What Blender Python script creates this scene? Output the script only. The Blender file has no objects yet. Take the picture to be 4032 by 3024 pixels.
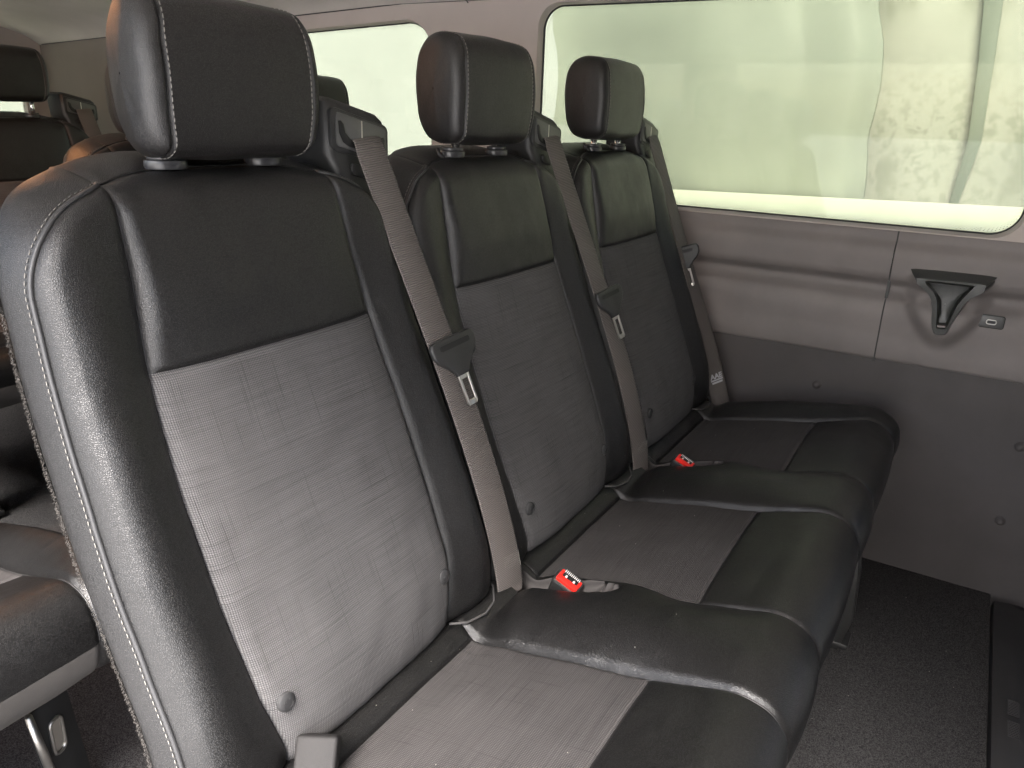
import bpy, bmesh, math, random
import numpy as np
from mathutils import Matrix, Vector, noise
random.seed(4)
SC = bpy.context.scene
COL = SC.collection
R = math.radians
PI = math.pi

# ------------------------------------------------------------------ camera
cam = bpy.data.cameras.new('camera')
co = bpy.data.objects.new('camera', cam); COL.objects.link(co)
cam.sensor_width = 36.0; cam.lens = 3027.0 / 4032 * 36
cam.clip_start = 0.02; cam.clip_end = 3000
co.matrix_world = (Matrix.Translation((-0.52652, -0.59049, 1.07627)) @ Matrix.Rotation(R(-59.4109), 4, 'Z')
                   @ Matrix.Rotation(R(70.8032), 4, 'X') @ Matrix.Rotation(R(2.1005), 4, 'Z'))
SC.camera = co

# ------------------------------------------------------------------ world, sun, exposure
SUN_EL, SUN_AZ = 50.0, 256.0      # degrees; azimuth measured like the sky texture (0 = +Y, clockwise)
w = bpy.data.worlds.new('World'); SC.world = w; w.use_nodes = True
nt = w.node_tree; nt.nodes.clear()
sky = nt.nodes.new('ShaderNodeTexSky'); sky.sky_type = 'NISHITA'; sky.sun_disc = False
sky.sun_elevation = R(SUN_EL); sky.sun_rotation = R(SUN_AZ)
sky.air_density = 1.0; sky.dust_density = 3.6; sky.ozone_density = 0.7; sky.altitude = 0
bg = nt.nodes.new('ShaderNodeBackground'); bg.inputs['Strength'].default_value = 0.15
wo = nt.nodes.new('ShaderNodeOutputWorld')
nt.links.new(sky.outputs[0], bg.inputs[0]); nt.links.new(bg.outputs[0], wo.inputs[0])
sl = bpy.data.lights.new('sun', 'SUN'); sl.energy = 4.0; sl.angle = R(32); sl.color = (1.0, 0.965, 0.94)
so = bpy.data.objects.new('sun', sl); COL.objects.link(so)
_a, _e = R(SUN_AZ), R(SUN_EL)
sd = Vector((math.sin(_a) * math.cos(_e), math.cos(_a) * math.cos(_e), math.sin(_e)))
so.rotation_euler = sd.to_track_quat('Z', 'Y').to_euler(); so.location = (-6, -4, 6)
SC.view_settings.view_transform = 'Standard'; SC.view_settings.look = 'None'
SC.view_settings.exposure = 2.52; SC.view_settings.gamma = 1.0
SC.cycles.use_denoising = True
SC.cycles.max_bounces = 10; SC.cycles.diffuse_bounces = 5; SC.cycles.glossy_bounces = 4
SC.cycles.transmission_bounces = 8; SC.cycles.caustics_reflective = False
SC.cycles.sample_clamp_indirect = 6.0

# ------------------------------------------------------------------ materials
MAT = {}
def new_mat(name, col, rough=0.5, metal=0.0, spec=0.5):
    m = bpy.data.materials.new(name); m.use_nodes = True
    b = m.node_tree.nodes['Principled BSDF']
    b.inputs['Base Color'].default_value = (*col, 1); b.inputs['Roughness'].default_value = rough
    b.inputs['Metallic'].default_value = metal; b.inputs['Specular IOR Level'].default_value = spec
    MAT[name] = m
    return m, m.node_tree, b
def N(t, kind, **kw):
    n = t.nodes.new(kind)
    for k, v in kw.items():
        if k.startswith('i_'): n.inputs[k[2:].replace('_', ' ')].default_value = v
        else: setattr(n, k, v)
    return n
def L(t, a, b): t.links.new(a, b)
def mathn(t, op, a, b=None, c=None):
    n = t.nodes.new('ShaderNodeMath'); n.operation = op
    for i, v in enumerate((a, b, c)):
        if v is None: continue
        if hasattr(v, 'links'): t.links.new(v, n.inputs[i])
        else: n.inputs[i].default_value = v
    return n.outputs[0]
def mixc(t, fac, a, b):
    n = t.nodes.new('ShaderNodeMix'); n.data_type = 'RGBA'
    if hasattr(fac, 'links'): t.links.new(fac, n.inputs[0])
    else: n.inputs[0].default_value = fac
    for i, v in ((6, a), (7, b)):
        if hasattr(v, 'links'): t.links.new(v, n.inputs[i])
        else: n.inputs[i].default_value = (*v, 1)
    return n.outputs[2]
def ramp(t, val, p0, p1, c0=(0, 0, 0), c1=(1, 1, 1)):
    n = t.nodes.new('ShaderNodeValToRGB'); t.links.new(val, n.inputs[0])
    n.color_ramp.elements[0].position = p0; n.color_ramp.elements[1].position = p1
    n.color_ramp.elements[0].color = (*c0, 1); n.color_ramp.elements[1].color = (*c1, 1)
    return n.outputs[0]
def bump(t, b, h, dist, strength=1.0, prev=None):
    n = t.nodes.new('ShaderNodeBump'); n.inputs['Distance'].default_value = dist
    n.inputs['Strength'].default_value = strength
    t.links.new(h, n.inputs['Height'])
    if prev is not None: t.links.new(prev, n.inputs['Normal'])
    t.links.new(n.outputs[0], b.inputs['Normal'])
    return n.outputs[0]
def objco(t): return t.nodes.new('ShaderNodeTexCoord').outputs['Object']
def uvco(t): return t.nodes.new('ShaderNodeTexCoord').outputs['UV']
def noisen(t, vec, scale, detail=2.0, rough=0.5):
    n = N(t, 'ShaderNodeTexNoise', i_Scale=scale, i_Detail=detail, i_Roughness=rough)
    if vec is not None: t.links.new(vec, n.inputs['Vector'])
    return n.outputs['Fac']

def leather(name, col, rough, grain=1.0):
    m, t, b = new_mat(name, col, rough)
    o = objco(t)
    v = N(t, 'ShaderNodeTexVoronoi', feature='DISTANCE_TO_EDGE', i_Scale=640 / grain)
    wn = N(t, 'ShaderNodeTexNoise', i_Scale=260, i_Detail=2.0); L(t, o, wn.inputs['Vector'])
    vm = t.nodes.new('ShaderNodeVectorMath'); vm.operation = 'MULTIPLY_ADD'
    L(t, wn.outputs['Color'], vm.inputs[0]); vm.inputs[1].default_value = (.0016, .0016, .0016); L(t, o, vm.inputs[2])
    L(t, vm.outputs[0], v.inputs['Vector'])
    h1 = ramp(t, v.outputs['Distance'], 0.0, 0.35)
    h2 = noisen(t, o, 900, 2)
    h = mathn(t, 'ADD', mathn(t, 'MULTIPLY', h1, 0.7), mathn(t, 'MULTIPLY', h2, 0.35))
    n1 = bump(t, b, h, 0.00022, 1.0)
    big = noisen(t, o, 26, 3, 0.55)
    bump(t, b, big, 0.0016, 0.5, n1)
    # wear: dusty, slightly paler and rougher patches
    wear = ramp(t, noisen(t, o, 9, 5, 0.62), 0.42, 0.75)
    cc = mixc(t, wear, col, tuple(min(1, c * 1.35 + .002) for c in col))
    L(t, mixc(t, ramp(t, h, .25, .85), tuple(c * .35 for c in col), mixc(t, .5, cc, tuple(c * 2.6 for c in col))), b.inputs['Base Color'])
    r = mathn(t, 'ADD', mathn(t, 'MULTIPLY', wear, 0.10), rough - 0.03)
    L(t, r, b.inputs['Roughness'])
    return m
leather('leather_black', (.0125, .0122, .0122), 0.40)
leather('leather_seat', (.0095, .0092, .0092), 0.335)
leather('leather_headrest', (.0130, .0120, .0118), 0.41)

def weave(name, c_lo, c_hi, rough=0.85, period=0.0021):
    m, t, b = new_mat(name, c_hi, rough, spec=0.25)
    uv = uvco(t)
    sx = t.nodes.new('ShaderNodeSeparateXYZ'); L(t, uv, sx.inputs[0])
    k = 2 * PI / period
    # slightly wandering threads
    wob = mathn(t, 'MULTIPLY', noisen(t, uv, 90, 2), 0.0012)
    U = mathn(t, 'MULTIPLY', mathn(t, 'ADD', sx.outputs[0], wob), k)
    V = mathn(t, 'MULTIPLY', mathn(t, 'ADD', sx.outputs[1], wob), k * 0.92)
    hx = mathn(t, 'ABSOLUTE', mathn(t, 'SINE', mathn(t, 'MULTIPLY', U, 0.5)))
    hy = mathn(t, 'ABSOLUTE', mathn(t, 'SINE', mathn(t, 'MULTIPLY', V, 0.5)))
    h = mathn(t, 'POWER', mathn(t, 'MULTIPLY', hx, hy), 0.6)
    # slubs: long thin dark threads in both directions
    def streak(sxx, syy, p0, p1):
        mp = N(t, 'ShaderNodeMapping'); mp.inputs['Scale'].default_value = (sxx, syy, 1); L(t, uv, mp.inputs[0])
        return ramp(t, noisen(t, mp.outputs[0], 1.0, 1.5, 0.5), p0, p1)
    s1 = streak(9, 520, 0.60, 0.75); s2 = streak(520, 9, 0.62, 0.76)
    s3 = streak(10, 300, 0.3, 0.75)
    sl_ = mathn(t, 'MAXIMUM', s1, s2)
    c = mixc(t, h, c_lo, c_hi)
    dark = tuple(x * 0.42 for x in c_lo)
    c = mixc(t, mathn(t, 'MULTIPLY', sl_, 0.38), c, dark)
    c = mixc(t, mathn(t, 'MULTIPLY', s3, 0.25), c, tuple(x * 0.8 for x in c_lo))
    wear = ramp(t, noisen(t, uv, 7, 4, 0.6), 0.4, 0.8)
    c = mixc(t, mathn(t, 'MULTIPLY', wear, 0.16), c, tuple(min(1, x * 1.35) for x in c_hi))
    L(t, c, b.inputs['Base Color'])
    hh = mathn(t, 'SUBTRACT', h, mathn(t, 'MULTIPLY', sl_, 0.5))
    bump(t, b, hh, 0.0006, 0.9)
    b.inputs['Specular IOR Level'].default_value = 0.12
    return m
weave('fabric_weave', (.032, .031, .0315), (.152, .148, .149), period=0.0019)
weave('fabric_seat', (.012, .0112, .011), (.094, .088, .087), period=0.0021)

def ribbed(name, col, period, axis=1, rough=0.7, depth=0.0004, c2=None):
    m, t, b = new_mat(name, col, rough, spec=0.3)
    uv = uvco(t); s = t.nodes.new('ShaderNodeSeparateXYZ'); L(t, uv, s.inputs[0])
    wv = mathn(t, 'MULTIPLY', mathn(t, 'ADD', mathn(t, 'SINE', mathn(t, 'MULTIPLY', s.outputs[axis], 2 * PI / period)), 1), 0.5)
    n = noisen(t, uv, 1400, 2)
    h = mathn(t, 'ADD', wv, mathn(t, 'MULTIPLY', n, 0.6))
    L(t, mixc(t, mathn(t, 'MULTIPLY', h, 0.55), tuple(c * 0.6 for c in col), c2 or col), b.inputs['Base Color'])
    bump(t, b, h, depth, 1.0)
    return m
ribbed('webbing', (.085, .075, .070), 0.0026, 1, 0.50, 0.0006, (.185, .165, .153))
ribbed('pocket_cloth', (.060, .056, .054), 0.0022, 0, 0.9, 0.0005, (.105, .098, .095))

def plain(name, col, rough, grain=0.0, gscale=900, metal=0.0, vary=0.0, spec=0.5):
    m, t, b = new_mat(name, col, rough, metal, spec)
    o = objco(t)
    if grain: bump(t, b, noisen(t, o, gscale, 3, 0.6), grain, 1.0)
    if vary:
        f = ramp(t, noisen(t, o, 6, 5, 0.6), 0.35, 0.7)
        L(t, mixc(t, f, tuple(c * (1 - vary) for c in col), tuple(c * (1 + vary) for c in col)), b.inputs['Base Color'])
        L(t, mathn(t, 'ADD', mathn(t, 'MULTIPLY', noisen(t, o, 14, 4), 0.16), rough - 0.08), b.inputs['Roughness'])
    return m
plain('skirt_cloth', (.085, .079, .074), 0.95, 0.0006, 1300, vary=.12, spec=.1)
plain('plastic_black', (.022, .022, .022), 0.42, 0.0003, 1500, vary=.15)
plain('plastic_grip', (.004, .004, .004), 0.5)
plain('plastic_plate', (.07, .07, .069), 0.38, 0.0002, 1200)
plain('button_grey', (.034, .034, .035), 0.5)
plain('plastic_collar', (.030, .030, .032), 0.30)
plain('piping_black', (.030, .030, .031), 0.38, 0.0003, 1200)
plain('thread', (.17, .16, .145), 0.75)
plain('thread_dark', (.045, .043, .042), 0.7)
plain('faded_print', (.42, .42, .44), 0.6)
plain('chrome', (.78, .77, .74), 0.16, metal=1.0)
plain('steel_plate', (.60, .58, .54), 0.28, 0.0001, 1500, metal=1.0)
plain('red_plastic', (.72, .018, .012), 0.35)
plain('white_plastic', (.75, .74, .72), 0.4)
plain('buckle_shell', (.020, .019, .019), 0.68, 0.0004, 1300, vary=.2, spec=.3)
plain('fuzz', (.07, .065, .06), 1.0, spec=.1)
plain('crumb', (.30, .285, .25), .8)
plain('trim_upper', (.200, .180, .173), 0.62, 0.00045, 750, vary=.10, spec=0.35)
plain('trim_lower', (.064, .058, .057), 0.62, 0.00045, 750, vary=.12, spec=0.35)
plain('trim_rear', (.22, .195, .17), 0.7, 0.0003, 900, vary=.04, spec=0.3)
plain('trim_pillar', (.44, .39, .355), 0.70, 0.0003, 900, vary=.04, spec=0.3)
plain('headliner', (.62, .58, .53), 0.95, 0.0006, 1100, vary=.05, spec=0.1)
plain('seal_rubber', (.018, .018, .017), 0.5)
plain('frit_black', (.02, .02, .018), 0.35)
plain('frame_black', (.020, .020, .020), 0.40, 0.0002, 600, vary=.3)
plain('cast_edge', (.42, .40, .37), 0.35, 0.0006, 140, metal=0.9, vary=.2)
plain('back_carpet', (.085, .08, .075), 1.0, 0.002, 420, spec=0.1)
plain('ledge_paint', (.78, .78, .66), 0.35, vary=.03)
plain('concrete', (.66, .65, .63), 0.9, 0.004, 60, vary=.12)
plain('painted_metal', (.62, .66, .60), 0.32, vary=.02)
plain('step_plastic', (.028, .027, .028), 0.5, 0.0004, 500, vary=.15)

m, t, b = new_mat('floor_carpet', (.05, .048, .047), 1.0, spec=0.08)
o = objco(t)
sp = noisen(t, o, 520, 3, 0.75); sp2 = noisen(t, o, 12, 4, 0.6)
L(t, mixc(t, ramp(t, sp, 0.38, 0.66), (.024, .0235, .024), (.118, .114, .113)), b.inputs['Base Color'])
bump(t, b, mathn(t, 'ADD', sp, mathn(t, 'MULTIPLY', sp2, .7)), 0.0035, 1.0)

# dirty white sheet outside: smears, drips, spatter
m, t, b = new_mat('spattered_sheet', (.8, .8, .74), 0.45)
o = objco(t)
mp = N(t, 'ShaderNodeMapping'); mp.inputs['Scale'].default_value = (1, 1, .45); L(t, o, mp.inputs[0])
n1 = noisen(t, mp.outputs[0], 5, 4, 0.55); n2 = noisen(t, o, 30, 6, 0.68); n3 = noisen(t, o, 2.2, 3, .5)
gz = N(t, 'ShaderNodeSeparateXYZ'); L(t, o, gz.inputs[0])
low = ramp(t, gz.outputs[2], 0.0, 1.0, (1, 1, 1), (1, 1, 1))
bl = mathn(t, 'MULTIPLY', ramp(t, n2, 0.50, 0.57), mathn(t, 'ADD', mathn(t, 'MULTIPLY', mathn(t, 'SUBTRACT', 1.0, ramp(t, mathn(t, 'MULTIPLY', gz.outputs[2], .5), 0.54, 0.68)), 0.40), 0.03))
c = mixc(t, bl, (.52, .515, .46), (.20, .21, .16))
c = mixc(t, mathn(t, 'MULTIPLY', ramp(t, n1, 0.55, 0.62), 0.8), c, (.33, .335, .28))
c = mixc(t, mathn(t, 'MULTIPLY', ramp(t, n3, 0.4, 0.65), 0.4), c, (.40, .41, .35))
L(t, c, b.inputs['Base Color'])
bump(t, b, n1, 0.01, 0.5)

# tinted window glass
m = bpy.data.materials.new('tinted_glass'); m.use_nodes = True; t = m.node_tree; t.nodes.clear(); MAT['tinted_glass'] = m
out = t.nodes.new('ShaderNodeOutputMaterial'); tr = t.nodes.new('ShaderNodeBsdfTransparent'); gl = t.nodes.new('ShaderNodeBsdfGlossy')
df = t.nodes.new('ShaderNodeBsdfDiffuse'); df.inputs[0].default_value = (.75, .78, .68, 1)
tr.inputs[0].default_value = (.425, .442, .392, 1); gl.inputs['Roughness'].default_value = 0.02; gl.inputs[0].default_value = (.45, .48, .44, 1)
fr = N(t, 'ShaderNodeFresnel', i_IOR=1.45); mx = t.nodes.new('ShaderNodeMixShader'); mx2 = t.nodes.new('ShaderNodeMixShader')
gb = t.nodes.new('ShaderNodeNewGeometry')
L(t, mathn(t, 'MULTIPLY', fr.outputs[0], mathn(t, 'SUBTRACT', 1.0, gb.outputs['Backfacing'])), mx.inputs[0]); L(t, tr.outputs[0], mx.inputs[1]); L(t, gl.outputs[0], mx.inputs[2])
o = objco(t); du = ramp(t, noisen(t, o, 3.2, 4, .6), .35, .8); sp = ramp(t, noisen(t, o, 85, 4, .7), .69, .74)
L(t, mathn(t, 'ADD', mathn(t, 'MULTIPLY', du, .07), mathn(t, 'MULTIPLY', sp, .10)), mx2.inputs[0])
L(t, mx.outputs[0], mx2.inputs[1]); L(t, df.outputs[0], mx2.inputs[2]); L(t, mx2.outputs[0], out.inputs[0])

# ------------------------------------------------------------------ object helpers
def mesh_obj(name, verts, faces, mat, parent=None, uvs=None, smooth=True):
    me = bpy.data.meshes.new(name)
    me.from_pydata([tuple(map(float, v)) for v in verts], [], [tuple(map(int, f)) for f in faces])
    if uvs is not None:
        ul = me.uv_layers.new(name='UVMap')
        li = np.empty(len(me.loops), dtype=np.int32); me.loops.foreach_get('vertex_index', li)
        ul.data.foreach_set('uv', np.asarray(uvs, dtype=np.float32)[li].ravel())
    me.materials.append(MAT[mat])
    if smooth: me.polygons.foreach_set('use_smooth', [True] * len(me.polygons))
    me.update()
    o = bpy.data.objects.new(name, me); COL.objects.link(o)
    if parent is not None: o.parent = parent
    return o
def thing(name, label, cat, loc=(0, 0, 0), group=None, kind=None):
    o = bpy.data.objects.new(name, None); COL.objects.link(o); o.location = loc
    o.empty_display_size = .05
    tag(o, label, cat, group, kind); return o
def tag(o, label=None, cat=None, group=None, kind=None):
    if label: o['label'] = label
    if cat: o['category'] = cat
    if group: o['group'] = group
    if kind: o['kind'] = kind
    return o
def from_bm(name, bm, mat, parent=None, smooth=True):
    me = bpy.data.meshes.new(name); bm.normal_update(); bm.to_mesh(me); bm.free()
    me.materials.append(MAT[mat])
    if smooth:
        me.polygons.foreach_set('use_smooth', [True] * len(me.polygons))
        try: me.set_sharp_from_angle(angle=R(40))
        except Exception: pass
    o = bpy.data.objects.new(name, me); COL.objects.link(o)
    if parent is not None: o.parent = parent
    return o
def bm_box(bm, c, s, bev=0.0, seg=2, mat=None):
    r = bmesh.ops.create_cube(bm, size=1.0); vs = r['verts']
    for v in vs: v.co = Vector((v.co.x * s[0], v.co.y * s[1], v.co.z * s[2]))
    if bev:
        es = list({e for v in vs for e in v.link_edges})
        rb = bmesh.ops.bevel(bm, geom=es, offset=bev, segments=seg, profile=.5, affect='EDGES')
        vs = list({v for f in rb['faces'] for v in f.verts} | {v for v in vs if v.is_valid})
    M = Matrix.Translation(c) @ (mat or Matrix.Identity(4))
    for v in vs: v.co = M @ v.co
    return vs
def box(name, c, s, mat, parent=None, bev=0.002, seg=2, rot=None):
    bm = bmesh.new(); bm_box(bm, c, s, bev, seg, rot); return from_bm(name, bm, mat, parent)
def bm_prism(bm, pts, a0, a1, axis='y', bev=0.0, seg=2):
    """pts 2D; extruded between a0 and a1 along axis."""
    def P(p, a):
        return {'y': (p[0], a, p[1]), 'x': (a, p[0], p[1]), 'z': (p[0], p[1], a)}[axis]
    v0 = [bm.verts.new(P(p, a0)) for p in pts]; v1 = [bm.verts.new(P(p, a1)) for p in pts]
    n = len(pts); fs = [bm.faces.new(v0), bm.faces.new(v1[::-1])]
    for i in range(n): fs.append(bm.faces.new((v0[i], v1[i], v1[(i + 1) % n], v0[(i + 1) % n])))
    bmesh.ops.recalc_face_normals(bm, faces=fs)
    if bev:
        es = list({e for f in fs[:2] for e in f.edges})
        rb = bmesh.ops.bevel(bm, geom=es, offset=bev, segments=seg, profile=.5, affect='EDGES')
        return list({v for f in rb['faces'] for v in f.verts} | {v for v in v0 + v1 if v.is_valid})
    return v0 + v1
def rrect(x0, x1, z0, z1, r, n=6):
    pts = []
    for cx, cz, a0 in ((x1 - r, z1 - r, 0), (x0 + r, z1 - r, 90), (x0 + r, z0 + r, 180), (x1 - r, z0 + r, 270)):
        for i in range(n + 1):
            a = R(a0 + 90 * i / n); pts.append((cx + r * math.cos(a), cz + r * math.sin(a)))
    return pts
def tube_geo(path, rad, n=8, closed=False):
    P = [Vector(p) for p in path]; V = []; F = []
    m = len(P); up = None
    for i in range(m):
        if closed: tdir = (P[(i + 1) % m] - P[i - 1]).normalized()
        else: tdir = (P[min(i + 1, m - 1)] - P[max(i - 1, 0)]).normalized()
        if up is None:
            up = Vector((0, 0, 1)) if abs(tdir.z) < .9 else Vector((1, 0, 0))
        a = tdir.cross(up).normalized(); up = a.cross(tdir).normalized()
        rr = rad[i] if isinstance(rad, (list, tuple)) else rad
        for k in range(n):
            th = 2 * PI * k / n; V.append(P[i] + (a * math.cos(th) + up * math.sin(th)) * rr)
    for i in range(m if closed else m - 1):
        j = (i + 1) % m
        for k in range(n): F.append((i * n + k, i * n + (k + 1) % n, j * n + (k + 1) % n, j * n + k))
    if not closed:
        F.append(tuple(range(n))[::-1]); F.append(tuple((m - 1) * n + k for k in range(n)))
    return V, F
def tube(name, path, rad, mat, parent=None, n=8, closed=False):
    V, F = tube_geo(path, rad, n, closed); return mesh_obj(name, V, F, mat, parent)
def resample(path, step):
    P = [Vector(p) for p in path]; out = [P[0].copy()]; acc = 0.0; nxt = step; d = 0.0
    for a, b_ in zip(P, P[1:]):
        l = (b_ - a).length
        while d + l >= nxt:
            out.append(a.lerp(b_, (nxt - d) / l)); nxt += step
        d += l
    return out
def stitches(name, path, mat, parent, length=.0042, gap=.0016, rad=.00055):
    pts = resample(path, (length + gap) / 2); V = []; F = []
    for i in range(0, len(pts) - 1, 2):
        a, b_ = pts[i], pts[i + 1]; e = a + (b_ - a) * (2 * length / (length + gap)) if False else b_
        v, f = tube_geo([a, a.lerp(e, .5), e + (e - a) * .35], [rad * .6, rad, rad * .6], 5)
        k = len(V); V += v; F += [tuple(q + k for q in ff) for ff in f]
    o = mesh_obj(name, V, F, mat, parent); o['kind'] = 'stuff'; return o
def merged(name, geos, mat, parent):
    V = []; F = []
    for v, f in geos:
        k = len(V); V += list(v); F += [tuple(q + k for q in ff) for ff in f]
    return mesh_obj(name, V, F, mat, parent)
def smooth01(a, b_, x): t_ = np.clip((x - a) / (b_ - a), 0, 1); return t_ * t_ * (3 - 2 * t_)
def split_parts(V, quads, labels, UV):
    res = {}
    labels = np.asarray(labels); quads = np.asarray(quads)
    for lb in sorted(set(labels.tolist())):
        q = quads[labels == lb]; u, inv = np.unique(q.ravel(), return_inverse=True)
        res[lb] = (V[u], inv.reshape(-1, 4), UV[u])
    return res
def nz(x, y, z, s): return noise.noise(Vector((x * s, y * s, z * s)))

# ------------------------------------------------------------------ backrest (seat-local coordinates, seats pitch .46 m)
ZP = np.array([.43, .46, .495, .55, .62, .70, .78, .85, .93, .97, 1.006, 1.03])
YP = np.array([-.112, -.120, -.124, -.115, -.088, -.056, -.025, .0, .021, .030, .038, .043])
def catmull(xs, ys, x):
    x = np.clip(x, xs[0], xs[-1]); d = np.gradient(ys, xs)
    i = np.clip(np.searchsorted(xs, x) - 1, 0, len(xs) - 2); h = xs[i + 1] - xs[i]; t_ = (x - xs[i]) / h
    return ((1 + 2 * t_) * (1 - t_) ** 2 * ys[i] + t_ * (1 - t_) ** 2 * h * d[i] + t_ ** 2 * (3 - 2 * t_) * ys[i + 1] + t_ ** 2 * (t_ - 1) * h * d[i + 1])
def yf(z): return catmull(ZP, YP, z)
def xs_(z): return np.interp(z, [.45, .495, .56, .65, .76, .85, .93, 1.0], [.128, .131, .147, .152, .150, .143, .134, .131])
ZB, ZT, ZS, RC = .445, 1.004, .852, .078
def WH(z): return np.interp(z, [.45, .55, .70, .81, .90, 1.0], [.227, .226, .226, .220, .214, .209])
def dense(a, b_, n, centers, w=.0015):
    base = list(np.linspace(a, b_, n))
    for c in centers:
        base = [x for x in base if abs(x - c) > .0115 or x in (a, b_)]
        base += [c + k for k in (-.010, -.0065, -.004, -.0022, -.001, 0, .001, .0022, .004, .0065, .010) if a <= c + k <= b_]
    return np.array(sorted(set(np.round(base, 6))))
def build_backrest():
    us = .6500  # u coordinate of the seam
    uc = dense(0, 1, 34, [us], 0); 
    extra = [1 - k for k in (.002, .006, .012, .02, .032, .05)]
    uc = np.array(sorted(set(uc.tolist() + extra)))
    u = np.concatenate([-uc[::-1], uc[1:]])
    z = dense(ZB, ZT, 90, [ZS]); z = np.array(sorted(set(z.tolist() + [ZT - k for k in (.0008, .002, .004, .0065, .010, .014, .019)])))
    Z, U = np.meshgrid(z, u, indexing='ij')
    xs = xs_(Z); W = WH(Z); au = np.abs(U)
    X = np.where(au < us, au / us * xs, xs + (au - us) / (1 - us) * (W - xs)) * np.sign(U)
    # rounded top corners
    Wt = WH(ZT); a = np.clip((np.abs(X) - (W - RC)) / RC, 0, 1); bb = np.clip((Z - (ZT - RC)) / RC, 0, 1)
    a2 = a * np.sqrt(1 - bb * bb / 2); b2 = bb * np.sqrt(1 - a * a / 2)
    Xc = np.where(a > 0, (W - RC) + a2 * RC, np.abs(X)) * np.sign(U); Zc = np.where((a > 0) & (bb > 0), (ZT - RC) + b2 * RC, Z)
    lift = .015 * (1 - smooth01(.060, .165, np.abs(Xc))) * smooth01(.955, ZT, Zc)
    # distance to the outline
    qx = np.abs(Xc) - (W - RC); qz = Zc - (ZT - RC)
    d = np.where((qx > 0) & (qz > 0), RC - np.hypot(np.maximum(qx, 0), np.maximum(qz, 0)), np.minimum(W - np.abs(Xc), ZT - Zc))
    d = np.maximum(d, 0)
    cen = 1 - smooth01(.10, .15, np.abs(Xc)); topw = smooth01(.93, .99, Zc)
    e = .013 + (.032 - .013) * cen * topw
    dd = np.clip(d, 0, e); fil = e - np.sqrt(np.maximum(e * e - (e - dd) ** 2, 0))
    r_b = np.clip((np.abs(Xc) - xs) / (W - xs), 0, 1)
    amp = np.interp(Zc, [.45, .5, .62, .8, .93, 1.0], [.010, .016, .024, .021, .013, .004])
    bol = amp * .80 * np.sin(PI * np.clip(r_b, 0, 1) ** 1.55) ** 1.0 * (np.abs(Xc) > xs)
    crown = .0085 * (1 - np.clip(np.abs(Xc) / xs, 0, 1) ** 4) * smooth01(1.0, .9, Zc)
    ds = (au - us) * .22 / 1.0
    gv = .0055 * np.exp(-(ds / .0032) ** 2)
    inside = np.clip((xs - np.abs(Xc)) / .01, 0, 1)
    gh = .0045 * np.exp(-((Zc - ZS) / .0035) ** 2) * inside
    up_b = .006 * np.sin(PI * np.clip((Zc - ZS) / (ZT - ZS), 0, 1)) ** .8 * inside
    Y = yf(Zc) + fil - bol - crown - up_b + gv + gh
    # insert bottom tucks under
    Y = Y + .03 * smooth01(.485, .445, Zc)
    nv = np.vectorize(lambda x, y, zz: noise.noise(Vector((x * 22, y * 22, zz * 22))) + .5 * noise.noise(Vector((x * 55 + 9, y * 55, zz * 55))))
    Y = Y + nv(Xc, Y, Zc) * .0011
    Zc = Zc + lift
    nr, nc = Z.shape
    V = np.stack([Xc, Y, Zc], -1).reshape(-1, 3)
    sarc = np.concatenate([[0], np.cumsum(np.hypot(np.diff(z), np.diff(yf(z))))])
    UV = np.stack([X, np.repeat(sarc[:, None], nc, 1)], -1).reshape(-1, 2)
    quads = []; labs = []
    iu = np.where(np.abs(u - us) < 1e-9)[0][0]; il = np.where(np.abs(u + us) < 1e-9)[0][0]
    isz = np.argmin(np.abs(z - ZS))
    for i in range(nr - 1):
        for j in range(nc - 1):
            quads.append((i * nc + j, i * nc + j + 1, (i + 1) * nc + j + 1, (i + 1) * nc + j))
            if j < il: labs.append('bolster_l')
            elif j >= iu: labs.append('bolster_r')
            else: labs.append('insert' if i < isz else 'upper')
    # ring (gusset) going backwards from the outline
    edge = [i * nc + 0 for i in range(nr)] + [(nr - 1) * nc + j for j in range(1, nc - 1)] + [i * nc + nc - 1 for i in range(nr - 1, -1, -1)]
    E = V[edge]; n2 = np.gradient(E[:, [0, 2]], axis=0); nn = np.stack([-n2[:, 1], n2[:, 0]], -1)
    nn /= np.maximum(np.linalg.norm(nn, axis=1, keepdims=True), 1e-9)
    nn = nn * np.where((nn[:, 0] * E[:, 0] + nn[:, 1] * np.maximum(E[:, 2] - .7, 0) * 3) < 0, -1, 1)[:, None]
    top_e = smooth01(.94, 1.0, E[:, 2]); cenE = 1 - smooth01(.10, .15, np.abs(E[:, 0]))
    Ts = [.05, .12, .2, .3, .4, .5, .6, .7, .8, .88, .94, 1.0]
    Dv = .050 + .032 * top_e
    base = len(V); ring = []; uvr = []
    per = np.concatenate([[0], np.cumsum(np.linalg.norm(np.diff(E, axis=0), axis=1))])
    for T in Ts:
        bul = (.007 * (1 - top_e) + .013 * top_e) * np.sin(PI * min(1, T * .62 + .0)) ** .9 - .012 * smooth01(.75, 1.0, T)
        gro = 0
        P = E.copy(); P[:, 0] += nn[:, 0] * bul; P[:, 2] += nn[:, 1] * bul; P[:, 1] += Dv * T
        ring.append(P); uvr.append(np.stack([per, Dv * T], -1))
    V = np.concatenate([V] + ring); UV = np.concatenate([UV] + uvr); ne = len(E)
    for k in range(len(Ts)):
        prev = edge if k == 0 else [base + (k - 1) * ne + q for q in range(ne)]
        cur = [base + k * ne + q for q in range(ne)]
        for q in range(ne - 1):
            quads.append((prev[q + 1], prev[q], cur[q], cur[q + 1]))
            xm = .5 * (E[q, 0] + E[q + 1, 0]); zm = E[q, 2]
            labs.append('upper' if (abs(xm) < xs_(1.0) * 1.0 and zm > .95) else 'side')
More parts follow.
